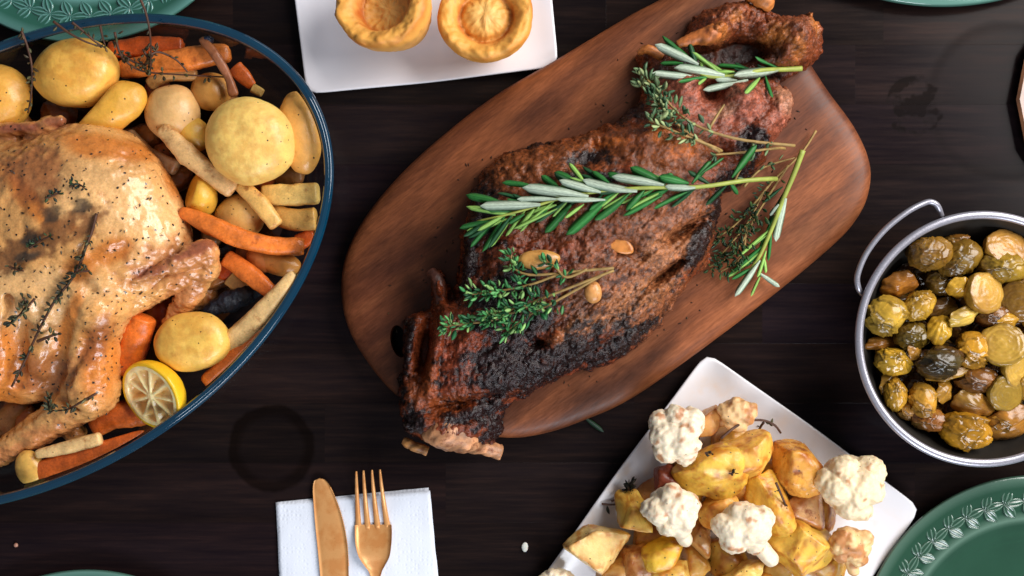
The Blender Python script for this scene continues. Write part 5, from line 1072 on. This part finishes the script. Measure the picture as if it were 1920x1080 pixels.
# ================================================================== GREEN PLATES
def motif_mesh():
    Vs, Fs, Cs, o = [], [], [], 0
    def leafv(a, b, w):
        nonlocal o
        a = np.array(a, float); b = np.array(b, float); d = b-a; L = np.linalg.norm(d); d /= L; nrm = np.array([-d[1], d[0]]); segs = 8; cross = [(-1, 0.0, 0), (-0.84, 2.6, 1), (-0.58, 0.8, 0.1), (-0.2, 0.9, 0.05), (0, 2.8, 1), (0.2, 0.9, 0.05), (0.58, 0.8, 0.1), (0.84, 2.6, 1), (1, 0.0, 0)]
        for i in range(segs+1):
            t = i/segs; ww = w*max(0.03, math.sin(math.pi*t)**0.75); p = a+d*L*t
            for cx, cz, cc in cross: Vs.append((*(p+nrm*ww*cx), cz*(0.4+0.6*math.sin(math.pi*min(1, t+.1))))); Cs.append(cc*0.95)
        Fs.extend([tuple(int(x)+o for x in f) for f in grid_faces(segs+1, 9, False)]); o += (segs+1)*9
    leafv((0, 0), (27, 1), 7.5); leafv((0, 0), (11, 23), 7.5); leafv((0, 0), (11, -23), 7.5)
    C = np.array(Cs)[:, None]*np.ones((1, 3)); return mesh_data('raised_leaf_motif', np.array(Vs), [f[::-1] for f in Fs], M['green'], C)
MOT = motif_mesh()
def green_plate(px, py, r, label, motifs=True, light_tint=(1, 1, 1)):
    s = r/330.0; c = P(px, py, 30)*[1, 1, 0]; t = empty('green_plate', c, label, 'plate', 'green plates with a raised leaf border')
    pr = [(2, 0.5), (150, 0.5), (170, 5), (240, 18), (300, 27), (326, 31), (330, 33.5), (326, 36), (316, 35.5), (306, 32), (296, 29.5), (262, 27), (254, 28.5), (248, 29.5), (241, 27), (235, 24), (226, 19), (218, 16), (208, 14.5), (203, 10.5), (120, 9.5), (2, 9.5)]
    cc = [0]*len(pr); cc[6:9] = [0.25, 0.55, 0.25]; cc[12] = 0.35; cc[13] = 0.7; cc[14] = 0.2
    p2 = [(a*s*(1-30/HC), b) for a, b in pr]; V, F = lathe(p2, 180); V += c; C = np.repeat(cc, 180)[:, None]*np.ones((1, 3)); mk('plate_body', V, F, M['green'], t, cols=C, color=light_tint)
    n = 46
    for k in range(n if motifs else 0):
        a = k*2*math.pi/n; o = bpy.data.objects.new('raised_leaf', MOT); COL.objects.link(o); o.parent = t; o.color = (*light_tint, 1)
        rr = 279*s*(1-30/HC); o.location = Vector((rr*math.cos(a)*S, rr*math.sin(a)*S, 28.0*S)); o.rotation_euler = (0, 0, a-math.pi/2-0.05); o.scale = (s*1.42, s*1.2, 1.5)
green_plate(150, -248, 330, 'green leaf bordered plate behind the glass dish at the top left', light_tint=(1.1, 1.3, 1.4))  # multiplier paints the brighter light on this plate into its glaze
green_plate(1940, 1220, 330, 'green leaf bordered plate at the bottom right below the steel pan', light_tint=(0.72, 0.62, 0.55))  # glaze colour lowered to paint in the dimmer light on this plate
green_plate(1765, -480, 494, 'green plate whose rim just enters at the top right', True)
green_plate(165, 1404, 337, 'green plate whose rim just enters at the bottom left')
# ================================================================== NAPKIN, KNIFE, FORK
def napkin():
    t = empty('paper_napkin', (*P(668, 1020)[:2], 0), 'folded white paper napkin under the knife and fork', 'napkin')
    for k, (cs, z) in enumerate([([(520, 941), (804, 914), (836, 1260), (538, 1280)], 0.6), ([(517, 942), (806, 919), (838, 1260), (534, 1282)], 3.4)]):
        a, b, c, d = [P(x, y, z) for x, y in cs]; n = 40; V = []
        for i in range(n):
            for j in range(n):
                u, v = i/(n-1), j/(n-1); p = a*(1-u)*(1-v)+b*u*(1-v)+c*u*v+d*(1-u)*v; V.append(p)
        V = np.array(V); V[:, 0] += 1.6*fbm(np.stack([V[:, 1]/60, V[:, 0]*0+k, V[:, 0]/300], -1), 2); V[:, 1] += 1.6*fbm(np.stack([V[:, 0]/60, V[:, 1]*0+k+5, V[:, 1]/300], -1), 2); w = fbm(np.stack([V[:, 0]/60, V[:, 1]/90, V[:, 0]*0+k], -1), 3); V[:, 2] = z+np.clip(w*3.2+1.4, 0, 5)
        F = [tuple(f) for f in grid_faces(n, n, False)]; V2 = V.copy(); V2[:, 2] = z-0.4; F = [f[::-1] for f in F]
        Fb = [tuple(int(x)+n*n for x in f)[::-1] for f in F]; b_ = [i*n for i in range(n)]+[(n-1)*n+j for j in range(1, n)]+[i*n+n-1 for i in range(n-2, -1, -1)]+[j for j in range(n-2, 0, -1)]
        Fs = [(b_[q_], b_[(q_+1) % len(b_)], b_[(q_+1) % len(b_)]+n*n, b_[q_]+n*n) for q_ in range(len(b_))]
        mk('paper_layer', np.vstack([V, V2]), F+Fb+[f[::-1] for f in Fs], M['paper'], t)
napkin()
def flatshape(left, right, z0, thick, zfun, nacross=9, crown=2.0, serr=None):
    n = 60; L = spline([P(a, b, z0)[:2] for a, b in left], n); Rr = spline([P(a, b, z0)[:2] for a, b in right], n); V = []
    for s in (0, 1):
        for i in range(n):
            for j in range(nacross):
                u = j/(nacross-1); p = L[i]*(1-u)+Rr[i]*u; e = 1-(2*u-1)**4; V.append((*p, zfun(i/(n-1))+(crown*e+thick/2 if s == 0 else -thick/2)))
    V = np.array(V); F = [tuple(f) for f in grid_faces(n, nacross, False)]; m = nacross; b = [i*m for i in range(n)]+[(n-1)*m+j for j in range(1, m)]+[i*m+m-1 for i in range(n-2, -1, -1)]+[j for j in range(m-2, 0, -1)]
    F += [tuple(int(x)+n*m for x in f)[::-1] for f in F]; F += [(b[k], b[k]+n*m, b[(k+1) % len(b)]+n*m, b[(k+1) % len(b)]) for k in range(len(b))]; return V, F
NZ = 9
kn = empty('table_knife', (*P(620, 1040)[:2], 6), 'copper gold table knife with serrated edge on the napkin left of the fork', 'knife')
V, F = flatshape([(598, 897), (590, 902), (587, 915), (588, 940), (591, 980), (596, 1030), (601, 1085), (606, 1160)], [(599, 897), (609, 900), (620, 914), (633, 944), (644, 980), (651, 1020), (653.5, 1060), (654, 1160)], NZ, 2.6, lambda t: NZ, crown=1.5)
V, F = V, F; mk('blade', V, F, M['gold'], kn)
sv = []
pr_ = spline([P(a, b, NZ) for a, b in [(620, 914), (633, 944), (644, 980), (651, 1020), (653.5, 1060)]], 44)
for k, p in enumerate(pr_): 
    sv.append(tube([p+[-1.6, 0, 0.8], p+[0.9, 0, 0.8]], 1.2, 6))
V, F = join(sv); o = mk('serration', V, F, M['gold'], kn)
V, F = flatshape([(606, 1160), (608, 1200), (606, 1300), (604, 1420)], [(654, 1160), (646, 1200), (648, 1300), (652, 1420)], NZ, 9, lambda t: NZ+2, crown=4); mk('handle', V, F, M['gold'], kn)
fk = empty('table_fork', (*P(703, 1040)[:2], 6), 'copper gold four tined fork on the napkin right of the knife', 'fork')
fz = lambda t: 12+30*(max(0, 0.5-t)*2)**1.6
NF = 14
def fpath(y): return fz((y-880)/210.0)
for k, (tx, bx, tw) in enumerate([(668, 672.5, 0), (681.5, 690, 0), (697.5, 708.5, 0), (712.5, 727, 0)]):
    pts = []
    for i in range(16):
        u = i/15; y = (884, 882.5, 881.5, 880.5)[k]+u*(992-882); x = tx+(bx-tx)*u**1.25; pts.append(P(x, y, 10+34*(1-u)**1.7-6*math.sin(math.pi*u)-4.5*u**4))
    V, F = tube(pts, np.interp(np.linspace(0, 1, 16), [0, 0.08, 0.5, 1], [1.6, 2.4, 4.0, 6.0]), 10, 0.7, square=0.4); mk('tine', V, F, M['gold'], fk)
lft = [(665.5, 984), (666, 1000), (668, 1020), (674, 1042), (684, 1060), (693, 1075), (697, 1100), (698, 1200), (694, 1400)]
rgt = [(734, 984), (735, 1000), (734.5, 1020), (731, 1042), (722, 1060), (715, 1075), (712, 1100), (712, 1200), (717, 1400)]
V, F = flatshape(lft, rgt, 10, 4, lambda t: 9+9*math.sin(min(1, t*1.6)*math.pi)**2 if t < 0.62 else 9, crown=-3.0); mk('fork_head', V, F, M['gold'], fk)
# ================================================================== SMALL BITS AND THE VESSEL
o = slice_piece('food_crumb', 'small white teardrop crumb on the table left of the square plate', 'crumb', 984, 1026, 6, 9, 3, 0, (214, 214, 206), 'cauli', z=3); 
o = slice_piece('food_crumb', 'tiny pinkish crumb on the table above the lower left plate', 'crumb', 30, 1022, 4, 4, 3, 0, (180, 130, 110), 'cauli', z=3)
nd = empty('rosemary_needle', P(1090, 778, 0), 'single dark rosemary needle fallen on the table below the board', 'rosemary needle'); place_leaf(LM[8], P(1090, 778, 6), P(1132, 810, 4), 8, lin(34, 58, 44), nd)
def vessel():
    r = 232; c = P(1910, 185, 30)*[1, 1, 0]+[r, 0, 0]; t = empty('pottery_dish', c, 'brown pottery dish with faceted rim cut off by the right edge of the photo', 'dish'); n = 16
    V, F = lathe([(2, 1), (r-20, 1), (r-8, 6), (r-1, 16), (r, 20), (r-5, 24), (r-14, 22), (r-50, 12), (r-90, 8), (2, 7)], n); V += c; mk('dish_body', V, F, M['vessel'], t, smooth=False)
M['vessel'] = plain('brown_pottery', lin(120, 78, 50), 0.25, var=0.35, sc=0.03, Coat_Weight=0.5)
vessel()
